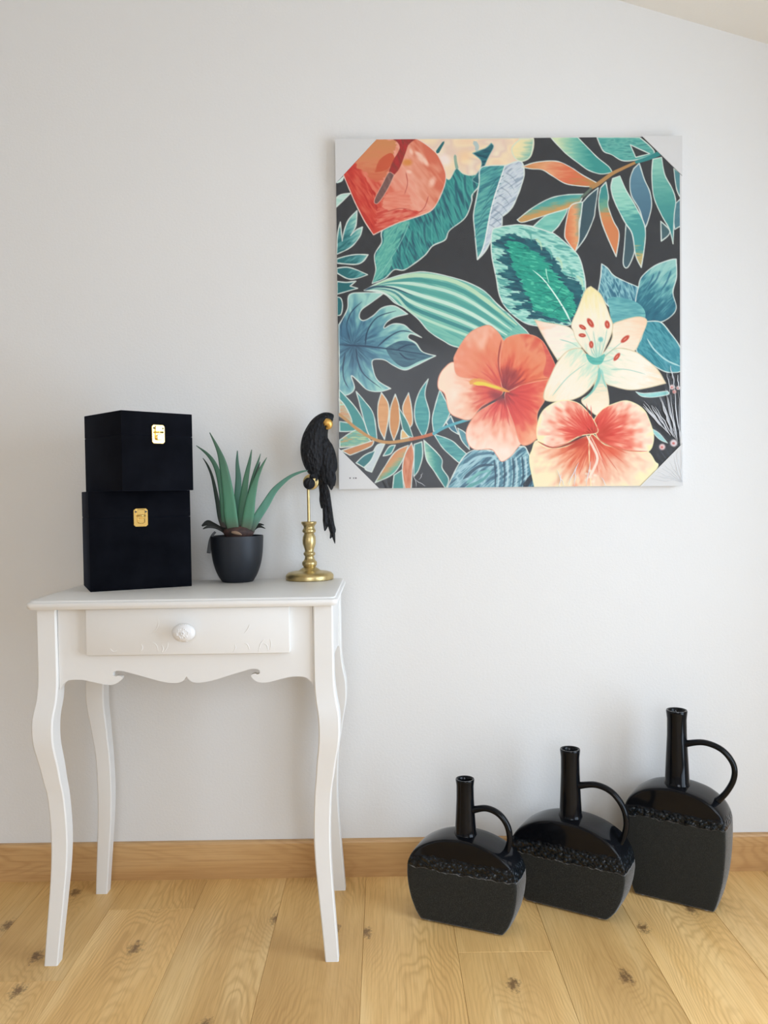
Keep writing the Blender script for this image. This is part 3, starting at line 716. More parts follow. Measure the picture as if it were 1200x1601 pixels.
def window_of(x0, x1, y0, y1, pad):
    c0 = int(np.clip((x0 - pad - 526) / 539 * NG - 3, 0, NG - 1)); c1 = int(np.clip((x1 + pad - 526) / 539 * NG + 4, 0, NG))
    r0 = int(np.clip((y0 - pad - 220) / 545 * NG - 3, 0, NG - 1)); r1 = int(np.clip((y1 + pad - 212) / 545 * NG + 6, 0, NG))
    return slice(r0, max(r1, r0 + 1)), slice(c0, max(c1, c0 + 1))
def sdf(C, X, Y, closed=True):
    D = np.full(X.shape, 1e9, np.float32); ins = np.zeros(X.shape, bool); n = len(C); par_t = np.zeros(X.shape, np.float32)
    for i in range(n if closed else n - 1):
        ax, ay = C[i]; bx, by = C[(i + 1) % n]; dx, dy = bx - ax, by - ay; L = dx * dx + dy * dy + 1e-9
        t = np.clip(((X - ax) * dx + (Y - ay) * dy) / L, 0, 1)
        d = (X - ax - t * dx) ** 2 + (Y - ay - t * dy) ** 2
        if not closed: par_t = np.where(d < D, (i + t) / (n - 1), par_t)
        D = np.minimum(D, d)
        if closed and ay != by:
            ins ^= ((ay > Y) != (by > Y)) & (X < (bx - ax) * (Y - ay) / (by - ay) + ax)
    D = np.sqrt(D)
    return np.where(ins, -D, D) if closed else (D, par_t)
def ramp_c(t, cols):
    cols = np.array(cols, np.float32); n = len(cols)
    if n == 1: return np.broadcast_to(cols[0], t.shape + (3,))
    t = np.clip(t, 0, 1) * (n - 1); i = np.minimum(t.astype(int), n - 2); f = (t - i)[..., None]
    return cols[i] * (1 - f) + cols[i + 1] * f
def fillc(X, Y, cols, ax=None, rad=None, amp=0.5, ang=0.0, su=14.0, sv=3.0, seed=0.0):
    """colour field: ramp along an axis or a radius, broken up by brush noise running at angle ang"""
    if rad is not None:
        (cx, cy), R = rad; dx, dy = X - cx, Y - cy; r = np.hypot(dx, dy); th = np.arctan2(dy, dx)
        n = fbm(th * 9 + seed + 40, r / (su * 1.6) + seed) ; t = r / R + amp * (n - 0.5)
    else:
        c, s = math.cos(ang), math.sin(ang)
        n = fbm((X * c + Y * s) / su + seed, (-X * s + Y * c) / sv + seed * 1.7)
        if ax is not None:
            (x0, y0), (x1, y1) = ax; L = (x1 - x0) ** 2 + (y1 - y0) ** 2
            t = ((X - x0) * (x1 - x0) + (Y - y0) * (y1 - y0)) / L + amp * (n - 0.5)
        else: t = 0.5 + amp * (n - 0.5) * 2
    return ramp_c(t, cols)
_s = [0.0]
OUT = (214, 222, 212)
def shape(pts, Q, cols, outline=OUT, ow=1.0, ax=None, rad=None, rag=0.0, **kw):
    C = curve(pts, Q); _s[0] += 7.3
    rs, cs = window_of(C[:, 0].min(), C[:, 0].max(), C[:, 1].min(), C[:, 1].max(), 3)
    X, Y = PXX[rs, cs], PYY[rs, cs]
    if X.size == 0: return
    D = sdf(C, X, Y)
    if rag:
        g_ = kw.get('ang', 0.0); c_, s_ = math.cos(g_), math.sin(g_)
        D = D + rag * (fbm((X * c_ + Y * s_) / 14 + 5, (-X * s_ + Y * c_) / 2.6 + 11) - 0.5)
    if ax is not None: ax = tuple(Q(*p) for p in ax)
    if rad is not None: rad = (Q(*rad[0]), rad[1])
    col = fillc(X, Y, cols, ax, rad, seed=_s[0], **kw)
    a = np.clip(0.5 - D / 0.9, 0, 1)[..., None]
    IMG[rs, cs] = IMG[rs, cs] * (1 - a) + col * a
    if outline is not None:
        wv = ow * (0.55 + 0.7 * fbm(X / 11 + 3, Y / 11 + 9))
        a = (np.clip(0.5 + (wv - np.abs(D)) / 0.9, 0, 1) * 0.92)[..., None]
        IMG[rs, cs] = IMG[rs, cs] * (1 - a) + np.array(outline, np.float32) * a
def stroke(pts, Q, col, w0=1.5, w1=None, alpha=1.0, taper=True):
    C = curve(pts, Q, False, 5); w1 = w0 if w1 is None else w1
    rs, cs = window_of(C[:, 0].min(), C[:, 0].max(), C[:, 1].min(), C[:, 1].max(), max(w0, w1) + 1)
    X, Y = PXX[rs, cs], PYY[rs, cs]
    if X.size == 0: return
    D, t = sdf(C, X, Y, False)
    wv = w0 + (w1 - w0) * t
    if taper: wv = wv * np.minimum(1, np.minimum(t, 1 - t) * 5 + 0.25)
    a = (np.clip(0.5 + (wv / 2 - D) / 0.9, 0, 1) * alpha)[..., None]
    IMG[rs, cs] = IMG[rs, cs] * (1 - a) + np.array(col, np.float32) * a
def blob(x, y, rx, ry, ang, Q, col, alpha=1.0, soft=0.25):
    cx, cy = Q(x, y); rs, cs = window_of(cx - rx, cx + rx, cy - rx, cy + rx, ry + 2)
    X, Y = PXX[rs, cs] - cx, PYY[rs, cs] - cy; c, s = math.cos(ang), math.sin(ang)
    d = np.hypot((X * c + Y * s) / rx, (-X * s + Y * c) / ry)
    a = (np.clip((1 - d) / soft, 0, 1) * alpha)[..., None]
    IMG[rs, cs] = IMG[rs, cs] * (1 - a) + np.array(col, np.float32) * a
S = 1   # marks a sharp corner
MINT, TEAL, DTEAL, NAVY, SLATE, PALE = (158, 204, 187), (66, 142, 136), (40, 104, 108), (44, 72, 88), (86, 132, 148), (206, 224, 214)
ORA, OCH, EMER, CREAM = (214, 142, 98), (190, 146, 92), (42, 150, 128), (240, 226, 204)
exec_order = []

# --- fern blades at the left edge
for pts in ([(70, 840, S), (78, 720), (95, 648, S), (106, 770, S), (120, 700), (150, 630), (203, 575, S), (195, 670), (160, 735, S), (195, 700), (237, 680, S), (220, 740), (160, 810), (70, 855, S)],
            [(70, 885, S), (130, 867), (200, 856), (272, 858, S), (240, 900), (190, 920), (70, 912, S)], [(70, 945, S), (130, 938), (190, 952), (268, 986, S), (200, 1010), (140, 1012), (70, 975, S)],
            [(70, 1030, S), (130, 1036), (192, 1028, S), (155, 1060, S), (203, 1074, S), (140, 1092), (70, 1112, S)], [(70, 1130, S), (95, 1140), (105, 1185), (95, 1240), (70, 1250, S)]):
    shape(pts, Q1, [DTEAL, (92, 158, 156), MINT], ax=((70, 800), (270, 700)), amp=0.9, ang=-0.6)
shape([(60, 500, S), (100, 472), (162, 463, S), (125, 500), (60, 560, S)], Q1, [MINT, PALE], amp=0.6)
shape([(70, 395, S), (125, 345, S), (110, 385), (75, 400, S)], Q1, [PALE], None)
# --- big teal leaf under the anthurium
shape([(298, 1042, S), (322, 960), (314, 860), (360, 780), (372, 690), (540, 560), (700, 420), (830, 300), (910, 322), (985, 330), (992, 410), (948, 470), (942, 520), (900, 620), (800, 700), (770, 762), (690, 800), (640, 860), (560, 922), (500, 957), (440, 955), (380, 1010)],
      Q1, [(46, 92, 104), (52, 128, 128), (72, 156, 146), (50, 130, 128)], amp=0.9, ang=1.15, su=22, sv=3.2)
shape([(300, 1038, S), (325, 950), (320, 870), (372, 780), (385, 700), (535, 640), (500, 740), (430, 860), (430, 910), (380, 990)], Q1, [(66, 142, 138), (112, 186, 166), (86, 164, 152)], None, amp=0.9, ang=-0.9)
for x0, y0, x1, y1 in ((560, 700, 590, 880), (640, 640, 660, 830), (700, 560, 730, 760), (760, 470, 830, 680), (840, 380, 880, 600), (900, 340, 930, 520), (500, 720, 480, 900)):
    stroke([(x0, y0), ((x0 + x1) / 2 - 12, (y0 + y1) / 2), (x1, y1)], Q1, (42, 84, 100), 4.5, 1.5, 0.65)
    stroke([(x0 + 45, y0), ((x0 + x1) / 2 + 35, (y0 + y1) / 2), (x1 + 30, y1 - 30)], Q1, (90, 178, 162), 3.0, 1.0, 0.5)
stroke([(540, 655), (500, 745), (440, 850), (380, 940), (300, 1040)], Q1, (150, 206, 190), 1.2, 0.8, 0.8)
# --- pale orchid at the top
shape([(560, 118), (960, 112), (1290, 108), (1345, 118), (1325, 220), (1250, 262), (1130, 300), (1050, 310), (950, 345), (890, 335), (845, 300), (800, 372), (760, 330), (700, 200)], Q1,
      [(236, 204, 170), (238, 214, 178), (226, 198, 178), (240, 226, 196)], (222, 214, 190), amp=0.8, su=26, sv=20)
shape([(1260, 112, S), (1345, 112, S), (1325, 222), (1265, 256), (1222, 230), (1205, 170)], Q1, [(240, 220, 170), (226, 216, 170), (140, 186, 166)], (214, 220, 196), ax=((1210, 150), (1330, 200)), amp=0.6)
stroke([(720, 205), (745, 165), (768, 130)], Q1, DTEAL, 6, 3)
stroke([(838, 215), (842, 260), (852, 310)], Q1, (96, 150, 140), 4, 5, 0.7)
blob(770, 250, 14, 12, 0.5, Q1, (244, 226, 216), 0.8, 0.6)
blob(900, 230, 16, 18, 0.5, Q1, (240, 200, 152), 0.7, 0.8)
stroke([(960, 130), (980, 160), (975, 190)], Q1, (170, 190, 190), 7, 5, 0.9)
shape([(985, 400, S), (950, 378), (968, 350), (1003, 300), (1005, 250), (952, 205, S), (1000, 186), (1040, 170), (1072, 140, S), (1086, 165), (1050, 235), (1015, 320), (1000, 385)], Q1, [(34, 78, 92), (52, 116, 122)], (120, 170, 164), 0.7, amp=0.9)
# --- split leaf, teal and lilac halves
shape([(1000, 305), (1060, 285), (1160, 282, S), (1075, 540), (1022, 800), (978, 888, S), (962, 710), (955, 600), (975, 490), (992, 400)], Q1, [(58, 118, 128), (78, 152, 150), (106, 176, 164)], amp=0.9, ang=-0.5, su=16, sv=3)
shape([(1160, 284, S), (1260, 256), (1284, 330), (1262, 420), (1222, 520), (1190, 570), (1140, 612, S), (1132, 690), (1080, 745), (1030, 835), (980, 888, S), (1022, 790), (1075, 540)], Q1, [(150, 164, 176), (190, 198, 206), (206, 212, 214), (178, 192, 198)], amp=0.9, ang=-0.6, su=15, sv=3)
for k in range(8):
    t = k / 7; x0, y0 = 1150 - 110 * t, 340 + 330 * t
    stroke([(x0, y0 + 10), (x0 - 45, y0 + 30), (x0 - 90, y0 + 95)], Q1, (38, 92, 106), 2.4, 1.0, 0.5)
    stroke([(x0 + 14, y0 - 10), (x0 + 55, y0 + 15), (x0 + 85, y0 + 55)], Q1, (92, 112, 128), 2.4, 0.8, 0.35)
stroke([(1158, 290), (1075, 540), (1022, 800), (982, 880)], Q1, (220, 226, 224), 2.0, 1.0)
# --- striped long leaf
shape([(246, 1087, S), (330, 1042), (440, 1000), (550, 974), (640, 968), (760, 990), (900, 1030), (1020, 1090), (1110, 1180), (1230, 1290), (1310, 1400), (1100, 1480), (850, 1455), (750, 1410), (660, 1350), (600, 1280), (520, 1210), (440, 1165), (370, 1108)], Q1,
      [(96, 168, 156), (128, 190, 170), (112, 180, 164)], amp=0.9, ang=0.42, su=40, sv=4)
for k in range(9):
    t = k / 8
    mid = (620 - 60 * t, 990 + 245 * t); m2 = (900 - 40 * t, 1060 + 300 * t); en = (1230 - 130 * t, 1310 + 130 * t)
    stroke([(300, 1068 + 12 * t), (430 + 10 * t, 1022 + 95 * t), mid, m2, en], Q1, [(198, 220, 184), (70, 146, 140), (206, 228, 208), (82, 158, 148), (214, 232, 214), (66, 138, 136), (208, 228, 208), (60, 130, 132), (190, 220, 196)][k], [7, 5, 5, 6, 5, 5, 5, 5, 4][k], [6, 7, 5, 8, 6, 8, 5, 6, 4][k], 0.85)
stroke([(250, 1086), (330, 1062), (440, 1075), (560, 1120)], Q1, (36, 62, 84), 4, 1, 0.8)
stroke([(262, 1088), (330, 1090), (400, 1118), (470, 1180)], Q1, (224, 230, 222), 1.6, 1.4)
# --- calathea leaf
shape([(1075, 705), (1120, 680), (1190, 668), (1260, 664), (1360, 680), (1460, 712), (1560, 790), (1630, 862), (1662, 960), (1676, 1060), (1668, 1180), (1620, 1290), (1500, 1320), (1380, 1320), (1270, 1290), (1170, 1210), (1120, 1120), (1098, 1000), (1070, 850)], Q1,
      [(96, 166, 156), (150, 206, 190), (180, 218, 204), (128, 192, 176)], amp=1.0, ang=0.2, su=15, sv=3.5)
jag = [(-20, 735, S), (60, 718, S), (100, 742), (130, 758, S), (200, 758, S), (225, 800), (262, 818, S), (300, 850), (345, 915, S), (365, 960), (405, 1008, S), (470, 1030), (500, 1090), (480, 1180, S), (500, 1230), (450, 1290), (350, 1300), (240, 1275, S), (130, 1265, S), (190, 1230, S), (40, 1205, S), (140, 1160, S), (-10, 1130, S), (100, 1095, S), (-30, 1062, S), (70, 1030, S), (-65, 985, S), (30, 940, S), (-55, 885, S), (10, 840, S), (-80, 785, S)]
shape(jag, Q2, [(40, 76, 92), (36, 92, 102), (52, 106, 114)], None, amp=0.9, ang=0.15, su=12, sv=3, rag=9)
shape([(10, 775), (80, 765), (150, 815), (220, 860), (290, 925), (340, 1000), (400, 1075), (440, 1150), (450, 1230), (410, 1285), (300, 1270), (200, 1215), (150, 1140), (110, 1060), (60, 970), (30, 880)], Q2,
      [(30, 124, 112), (48, 160, 136), (40, 146, 126), (84, 190, 158)], None, amp=1.0, ang=0.25, su=12, sv=2.6, rag=14)
stroke([(175, 955), (240, 1010), (310, 1100), (380, 1210), (420, 1290)], Q2, (212, 234, 220), 1.4, 3.0)
stroke([(262, 945), (268, 990), (282, 1040)], Q2, (170, 222, 200), 2.0, 1.0)
for x, y, x1, y1 in ((300, 1100, 230, 1110), (340, 1150, 260, 1170), (370, 1190, 300, 1230), (330, 1120, 370, 1060), (360, 1170, 410, 1120), (270, 1045, 180, 1040)):
    stroke([(x, y), ((x + x1) / 2, (y + y1) / 2 - 6), (x1, y1)], Q2, (36, 110, 108), 2.2, 1.0, 0.8)
for k in range(9):
    t = k / 8; x, y = -70 + 60 * t, 800 + 420 * t
    stroke([(x - 5, y), (x + 35, y + 15), (x + 85, y + 22)], Q2, (70, 138, 136), 2.2, 1.0, 0.6)
for k in range(6):
    t = k / 5; x, y = 130 + 330 * t, 700 + 300 * t
    stroke([(x, y - 5), (x + 30, y + 20), (x + 40, y + 70)], Q2, [(86, 160, 148), (190, 214, 176)][k % 2], 5, 2, 0.7)
# --- upper right palm branch
def L(pts, cols, Q=Q2, ax=None, amp=0.35, o=OUT, **kw): shape(pts, Q, cols, o, 0.9, ax=ax, amp=amp, **kw)
SH = (70, 104, 112)
L([(595, 100, S), (870, 100, S), (930, 150), (965, 195), (935, 218), (850, 245), (760, 250), (690, 212), (640, 192), (615, 150)], [(70, 140, 136), (108, 178, 164), (76, 154, 146)], amp=0.9)
L([(810, 148, S), (935, 205, S), (845, 228, S)], [(57, 58, 60)])
L([(295, 100, S), (470, 100, S), (540, 172), (600, 232), (670, 288), (693, 325, S), (620, 336), (540, 312), (480, 270), (400, 210), (340, 150)], [(206, 218, 176), (120, 184, 164), (62, 146, 138)], ax=((350, 200), (560, 190)))
L([(108, 292, S), (200, 262), (330, 254), (420, 290), (500, 342), (592, 392, S), (555, 416), (450, 410), (380, 394), (300, 345), (240, 310), (170, 304)], [(206, 140, 84), (224, 158, 116), (214, 112, 78), (184, 132, 76)], ax=((110, 280), (580, 400)))
L([(180, 676, S), (270, 600), (400, 556), (352, 660), (300, 715, S)], [(92, 172, 158), (150, 206, 186)])
L([(505, 466, S), (400, 470), (300, 490), (200, 540), (130, 590), (78, 632, S), (110, 648), (200, 622), (300, 590), (400, 560), (480, 522)], [(70, 146, 142), (92, 164, 152), (196, 150, 92), (204, 158, 98)], ax=((320, 480), (350, 600)))
L([(500, 520, S), (545, 470), (602, 425, S), (582, 560), (572, 620), (520, 740), (455, 830, S), (478, 700)], [(66, 92, 100), (58, 76, 82)])
L([(425, 540), (500, 516, S), (490, 600), (478, 650), (476, 760), (452, 838, S), (400, 770), (384, 730), (395, 640)], [(214, 122, 80), (222, 158, 110), (110, 156, 140)], ax=((395, 650), (500, 640)))
L([(618, 425, S), (652, 388, S), (668, 480), (665, 540), (700, 640), (736, 720), (716, 868, S), (660, 742), (620, 632), (604, 520)], [(66, 140, 136), (110, 160, 132), (204, 138, 86), (206, 128, 82)], ax=((640, 480), (670, 660)))
L([(832, 300, S), (868, 266, S), (900, 370), (935, 450), (946, 540), (922, 640), (900, 690, S), (870, 570), (815, 470), (808, 370)], [(96, 136, 152), (72, 106, 124)], ax=((850, 300), (900, 640)))
L([(780, 660, S), (820, 720), (835, 830), (792, 936), (762, 915), (770, 800)], [(62, 82, 88), (72, 98, 104)])
L([(695, 365, S), (742, 348, S), (782, 440), (830, 520), (892, 640), (906, 720), (896, 830), (878, 938, S), (842, 860), (820, 720), (770, 640), (710, 520), (684, 430)], [(166, 210, 192), (140, 200, 180), (74, 150, 146), (72, 148, 146), (204, 168, 104)], ax=((740, 400), (880, 920)))
L([(1005, 640, S), (1060, 695), (1054, 730), (1008, 768, S)], [(72, 98, 102)])
L([(1090, 300, S), (1150, 340, S), (1150, 490), (1110, 440)], [(96, 148, 150), (72, 118, 126)])
L([(1100, 525, S), (1150, 480, S), (1150, 660, S), (1095, 692, S), (1085, 600)], [(70, 108, 118), (88, 130, 138)])
L([(955, 240, S), (1012, 228, S), (1032, 340), (1080, 430), (1102, 510), (1092, 600), (1084, 785, S), (1060, 690), (1010, 600), (960, 480), (948, 340)], [(140, 196, 176), (84, 156, 146), (58, 134, 134)], ax=((980, 250), (1080, 700)))
stroke([(560, 420), (600, 400), (690, 335), (760, 300), (850, 258)], Q2, (176, 132, 82), 7, 4, taper=False)
stroke([(850, 258), (920, 236), (990, 205), (1010, 190)], Q2, (52, 132, 130), 5, 9, taper=False)
stroke([(490, 490), (530, 455), (560, 425)], Q2, (96, 110, 96), 4, 4)
# --- leaf pair on the right
L([(622, 915, S), (660, 942), (700, 990), (780, 1032), (862, 1066, S), (860, 1240), (770, 1240), (680, 1200), (596, 1112, S), (615, 1000)], [(58, 108, 128), (96, 148, 160), (146, 192, 194), (76, 132, 146)], amp=0.9, ang=1.2, su=14, sv=4)
L([(860, 1062, S), (880, 1000), (960, 930), (1060, 890), (1104, 884, S), (1106, 1000), (1082, 1100), (1104, 1200), (1060, 1262), (980, 1296), (880, 1270), (840, 1180)], [(150, 196, 186), (108, 168, 168), (56, 116, 130), (44, 96, 114)], ax=((1040, 920), (900, 1240)), amp=0.8, ang=2.3, su=14, sv=3)
for a in ((700, 1010, 690, 1080), (740, 1050, 720, 1120), (1000, 960, 930, 1080), (1070, 960, 1000, 1100), (960, 980, 890, 1100)):
    stroke([(a[0], a[1]), ((a[0] + a[2]) / 2 + 8, (a[1] + a[3]) / 2), (a[2], a[3])], Q2, (46, 96, 118), 3.5, 1.2, 0.7)
L([(660, -60, S), (720, -70), (840, -40), (900, 20), (890, 90), (800, 90), (700, 120)], [(120, 184, 180), (84, 150, 156)], Q4, amp=0.8, o=None)
L([(900, 90, S), (1000, 92), (1070, 170), (1120, 240), (1140, 300), (1140, 400), (1080, 420), (1000, 400), (850, 290), (880, 190)], [(52, 122, 134), (84, 156, 164), (60, 132, 144)], Q4, amp=0.9, ang=0.9, su=15, sv=4)
stroke([(915, 200), (960, 270), (1040, 340), (1130, 380)], Q4, (196, 222, 216), 2.5, 2.5, 0.8)
# --- monstera
L([(80, 110, S), (110, 60), (138, 0), (150, -85), (250, -98), (372, -95, S), (300, -40), (228, 12), (213, 60), (240, 82), (300, 52), (360, 0), (440, -12), (525, 40, S), (440, 62), (388, 95), (372, 132), (430, 104), (500, 110), (550, 150), (615, 192, S), (545, 168), (528, 195), (580, 230), (622, 285), (704, 310, S), (640, 342), (560, 382), (500, 402), (430, 372), (370, 336), (298, 338), (300, 400), (330, 470), (412, 522, S), (340, 542), (260, 530), (200, 472), (158, 440), (178, 520), (140, 560), (80, 570, S)],
  [(52, 88, 110), (76, 122, 142), (108, 162, 168), (158, 204, 192)], Q3, rad=((170, 240), 82), amp=0.75, su=10)
shape([(380, 260, S), (470, 215), (560, 225), (615, 285), (690, 312, S), (600, 345), (500, 385), (420, 330)], Q3, [(58, 92, 110), (76, 116, 128)], None, amp=0.9, ang=0.2)
for pts in ([(85, 240), (250, 248), (420, 268), (560, 290), (690, 312)], [(150, 200), (130, 120), (160, 30), (230, -40)], [(250, 240), (265, 150), (330, 60), (450, 20)], [(330, 250), (400, 190), (480, 150), (560, 160)],
            [(190, 260), (200, 340), (240, 430), (350, 520)], [(120, 290), (105, 380), (110, 460), (140, 520)], [(450, 275), (520, 240), (580, 240)], [(470, 290), (520, 330), (580, 330)], [(100, 200), (95, 120), (115, 60)]):
    stroke(pts, Q3, (38, 62, 84), 2.6, 1.2, 0.9)
blob(110, 160, 12, 24, 0.2, Q3, (70, 116, 142), 0.7, 0.8)
# --- lower left palm branch
def P(pts, cols, **kw): L(pts, cols, Q3, **kw)
P([(80, 530, S), (180, 640), (240, 740), (272, 832, S), (180, 772), (120, 680), (80, 600, S)], [(72, 150, 142), (54, 128, 130)])
P([(188, 540, S), (240, 600), (300, 690), (322, 852, S), (268, 820), (220, 660), (205, 600)], [(62, 132, 136), (90, 160, 154)])
P([(80, 590, S), (120, 640), (160, 740), (80, 700, S)], [(170, 206, 180), (206, 150, 110)], amp=0.8)
P([(80, 735, S), (150, 750), (215, 790, S), (140, 800), (80, 800, S)], [(84, 158, 146), (60, 134, 132)])
P([(352, 548, S), (396, 620), (396, 720), (370, 852, S), (334, 770), (328, 640)], [(196, 136, 82), (222, 166, 116)])
P([(528, 550, S), (546, 640), (552, 740), (536, 775, S), (488, 655)], [(218, 164, 116), (200, 136, 84)])
P([(442, 560, S), (466, 640), (466, 760), (430, 862, S), (404, 770), (410, 650)], [(206, 146, 92), (190, 128, 74)])
P([(465, 648, S), (520, 740), (556, 842, S), (500, 812), (475, 720)], [(54, 112, 112), (72, 138, 132)])
P([(475, 850, S), (485, 790), (530, 840, S)], [(218, 178, 118)])
P([(656, 460, S), (634, 560), (662, 680), (650, 780), (622, 842, S), (572, 740), (568, 640), (600, 540)], [(88, 162, 158), (58, 136, 138)], amp=0.7)
P([(730, 530, S), (785, 640), (792, 690), (740, 782), (688, 802, S), (680, 720), (700, 630)], [(72, 146, 148), (108, 174, 168)], amp=0.7)
P([(80, 855, S), (200, 788), (282, 862, S), (200, 892), (80, 905, S)], [(178, 196, 150), (104, 168, 152), (206, 158, 100)], amp=0.9)
P([(90, 925, S), (200, 890), (302, 858, S), (285, 895), (210, 930), (145, 955, S)], [(206, 138, 86), (186, 124, 76)])
P([(372, 880, S), (335, 960), (285, 1065, S), (240, 1035), (290, 940), (325, 888)], [(206, 212, 210), (186, 196, 198)])
P([(185, 1005, S), (240, 955), (310, 925, S), (280, 990), (235, 1035, S)], [(60, 132, 130), (42, 100, 108)])
P([(440, 890, S), (400, 900), (360, 960, S), (410, 945)], [(64, 140, 136)])
P([(525, 890, S), (440, 932), (370, 1030), (306, 1135, S), (420, 1080), (480, 1000)], [(208, 132, 84), (198, 150, 100), (96, 166, 146)], ax=((380, 980), (440, 1050)))
P([(545, 875, S), (562, 950), (550, 1050), (540, 1175, S), (500, 1175, S), (484, 1050), (502, 950)], [(190, 110, 74), (214, 146, 112)], amp=0.8, ang=1.5)
P([(562, 885, S), (612, 868, S), (616, 960), (590, 1050), (558, 1095, S)], [(56, 124, 124), (78, 146, 140)])
P([(430, 1085, S), (482, 1050, S), (492, 1175, S), (420, 1175, S)], [(84, 154, 142), (56, 128, 126)])
P([(625, 858, S), (700, 930), (742, 985), (742, 1040), (784, 1110), (764, 1175, S), (690, 1060), (640, 980)], [(168, 206, 180), (70, 146, 138), (52, 122, 122)], ax=((640, 980), (740, 960)))
P([(690, 818, S), (800, 858), (860, 910), (905, 952, S), (870, 1012), (800, 960), (740, 900)], [(60, 132, 134), (100, 170, 164)], amp=0.7)
P([(800, 700, S), (850, 820, S), (800, 790), (770, 740, S)], [(60, 110, 128)])
P([(845, 780, S), (900, 820), (920, 920, S), (870, 860)], [(112, 166, 170), (64, 116, 128)])
stroke([(80, 690), (140, 740), (200, 790), (300, 850), (400, 872), (540, 852)], Q3, (188, 140, 84), 4.5, 5, taper=False)
stroke([(540, 852), (620, 835), (690, 815)], Q3, (186, 106, 72), 5, 5, taper=False)
stroke([(690, 815), (740, 785), (800, 760), (920, 722)], Q3, (86, 162, 172), 5, 4, taper=False)
# --- blue leaf at the bottom
shape([(775, 1165, S), (830, 1050), (880, 970), (930, 930), (1000, 915), (1100, 930), (1250, 900), (1300, 940), (1370, 1165, S), (1370, 1190, S), (775, 1190, S)], Q3, [(62, 96, 114), (96, 142, 156), (164, 198, 202), (92, 140, 152)], OUT, 1.0, amp=1.0, ang=-0.7, su=22, sv=3.5)
for pts, c in (([(860, 1060), (940, 985), (1060, 960), (1100, 1000)], (160, 196, 202)), ([(880, 1110), (980, 1030), (1080, 1020)], (48, 74, 92)), ([(900, 1140), (980, 1075), (1060, 1055)], (112, 176, 168)), ([(900, 1165), (1000, 1120), (1060, 1060)], (84, 150, 146)),
               ([(880, 1010), (960, 955), (1080, 940)], (70, 108, 126))):
    stroke(pts, Q3, c, 6, 3, 0.85)
for k in range(13):
    x = 1080 + k * 20
    stroke([(x, 990 - 3 * k), (x + 8, 1080), (x + 4 - k, 1170)], Q3, [(44, 70, 88), (186, 210, 212), (80, 126, 142)][k % 3], 3.6, 2.0, 0.8)
stroke([(1270, 1170), (1320, 1100), (1350, 1070)], Q3, (40, 44, 52), 9, 5, 0.9)
# --- streaked dark corner at the right, thin mint leaf
shape([(840, 545, S), (900, 555), (1045, 540, S), (1050, 562), (960, 580), (880, 575)], Q4, [(120, 186, 184), (168, 212, 204)], OUT, 0.7)
shape([(925, 775, S), (990, 815), (1045, 880, S), (985, 850)], Q4, [(110, 176, 178), (190, 218, 212)], OUT, 0.6)
for x, y, r, c in ((1010, 905, 6, (226, 196, 192)), (1085, 880, 7, (220, 206, 206)), (1075, 515, 5, (220, 196, 190)), (1115, 520, 4, (226, 206, 200)), (1090, 545, 4, (206, 150, 140))):
    blob(x, y, r, r, 0, Q4, c, 0.95, 0.4); blob(x - 2, y + 2, r * 0.45, r * 0.4, 0, Q4, (196, 92, 84), 0.8, 0.6)
# --- anthurium
shape([(310, 112, S), (590, 112, S), (650, 148), (722, 212), (770, 310), (776, 382), (742, 480), (690, 566), (610, 606), (450, 660), (308, 730, S), (250, 640), (190, 520), (160, 450), (114, 340, S), (190, 255)], Q1,
      [(190, 58, 50), (206, 78, 62), (220, 118, 94), (228, 146, 122), (230, 162, 138), (222, 140, 112), (210, 110, 84)], (232, 206, 190), 0.9, ax=((210, 560), (740, 330)), amp=0.4, ang=0.9, su=20, sv=6)
shape([(315, 118, S), (470, 118, S), (440, 230), (400, 330), (330, 400), (260, 330), (200, 270)], Q1, [(206, 136, 88), (214, 132, 94), (206, 104, 74)], None, ax=((330, 150), (330, 390)), amp=0.5, rag=8)
shape([(320, 330, S), (350, 250), (420, 205), (445, 240), (400, 310)], Q1, [(196, 84, 58), (204, 96, 64)], None)
shape([(150, 330, S), (220, 320), (300, 430), (330, 560), (330, 700, S), (250, 600), (180, 460)], Q1, [(186, 52, 46), (202, 68, 56), (212, 92, 72)], None, amp=0.9, ang=1.0, rag=10)
shape([(340, 560), (440, 540), (560, 575), (660, 560), (600, 598), (450, 650), (330, 690)], Q1, [(202, 72, 60), (214, 96, 80), (220, 126, 104)], None, amp=0.9, ang=-0.3, rag=8)
shape([(380, 480), (500, 440), (560, 520), (480, 570), (380, 560)], Q1, [(230, 152, 128), (224, 128, 104)], None, amp=0.9, rag=8)
for x, y, rx, ry, a in ((600, 210, 10, 4, 0.6), (650, 265, 9, 4, 1.1), (540, 325, 6, 4, 0.2), (690, 390, 7, 11, 0.4), (555, 195, 7, 4, 1.2), (620, 240, 14, 8, 0.8)):
    blob(x, y, rx, ry, a, Q1, (244, 206, 184), 0.75, 0.7)
blob(530, 265, 10, 7, 0, Q1, (214, 136, 66), 0.9, 0.6)
for pts in ([(400, 580), (480, 560), (545, 570), (600, 600)], [(520, 330), (530, 400), (510, 470)], [(665, 480), (640, 550), (600, 590)], [(480, 180), (440, 280), (380, 330)]):
    stroke(pts, Q1, (178, 66, 58), 1.6, 0.8, 0.7)
shape([(430, 112, S), (590, 112, S), (540, 150), (520, 200), (480, 300), (440, 350, S), (410, 330), (440, 250), (480, 180), (470, 140)], Q1, [(176, 52, 52), (150, 54, 50), (136, 64, 58)], None, amp=0.8, ang=1.2)
shape([(445, 345, S), (405, 430), (350, 515), (322, 530), (318, 500), (370, 400), (410, 330)], Q1, [(112, 82, 78), (138, 104, 98)], (226, 170, 150), 0.5, amp=0.8, ang=1.1)
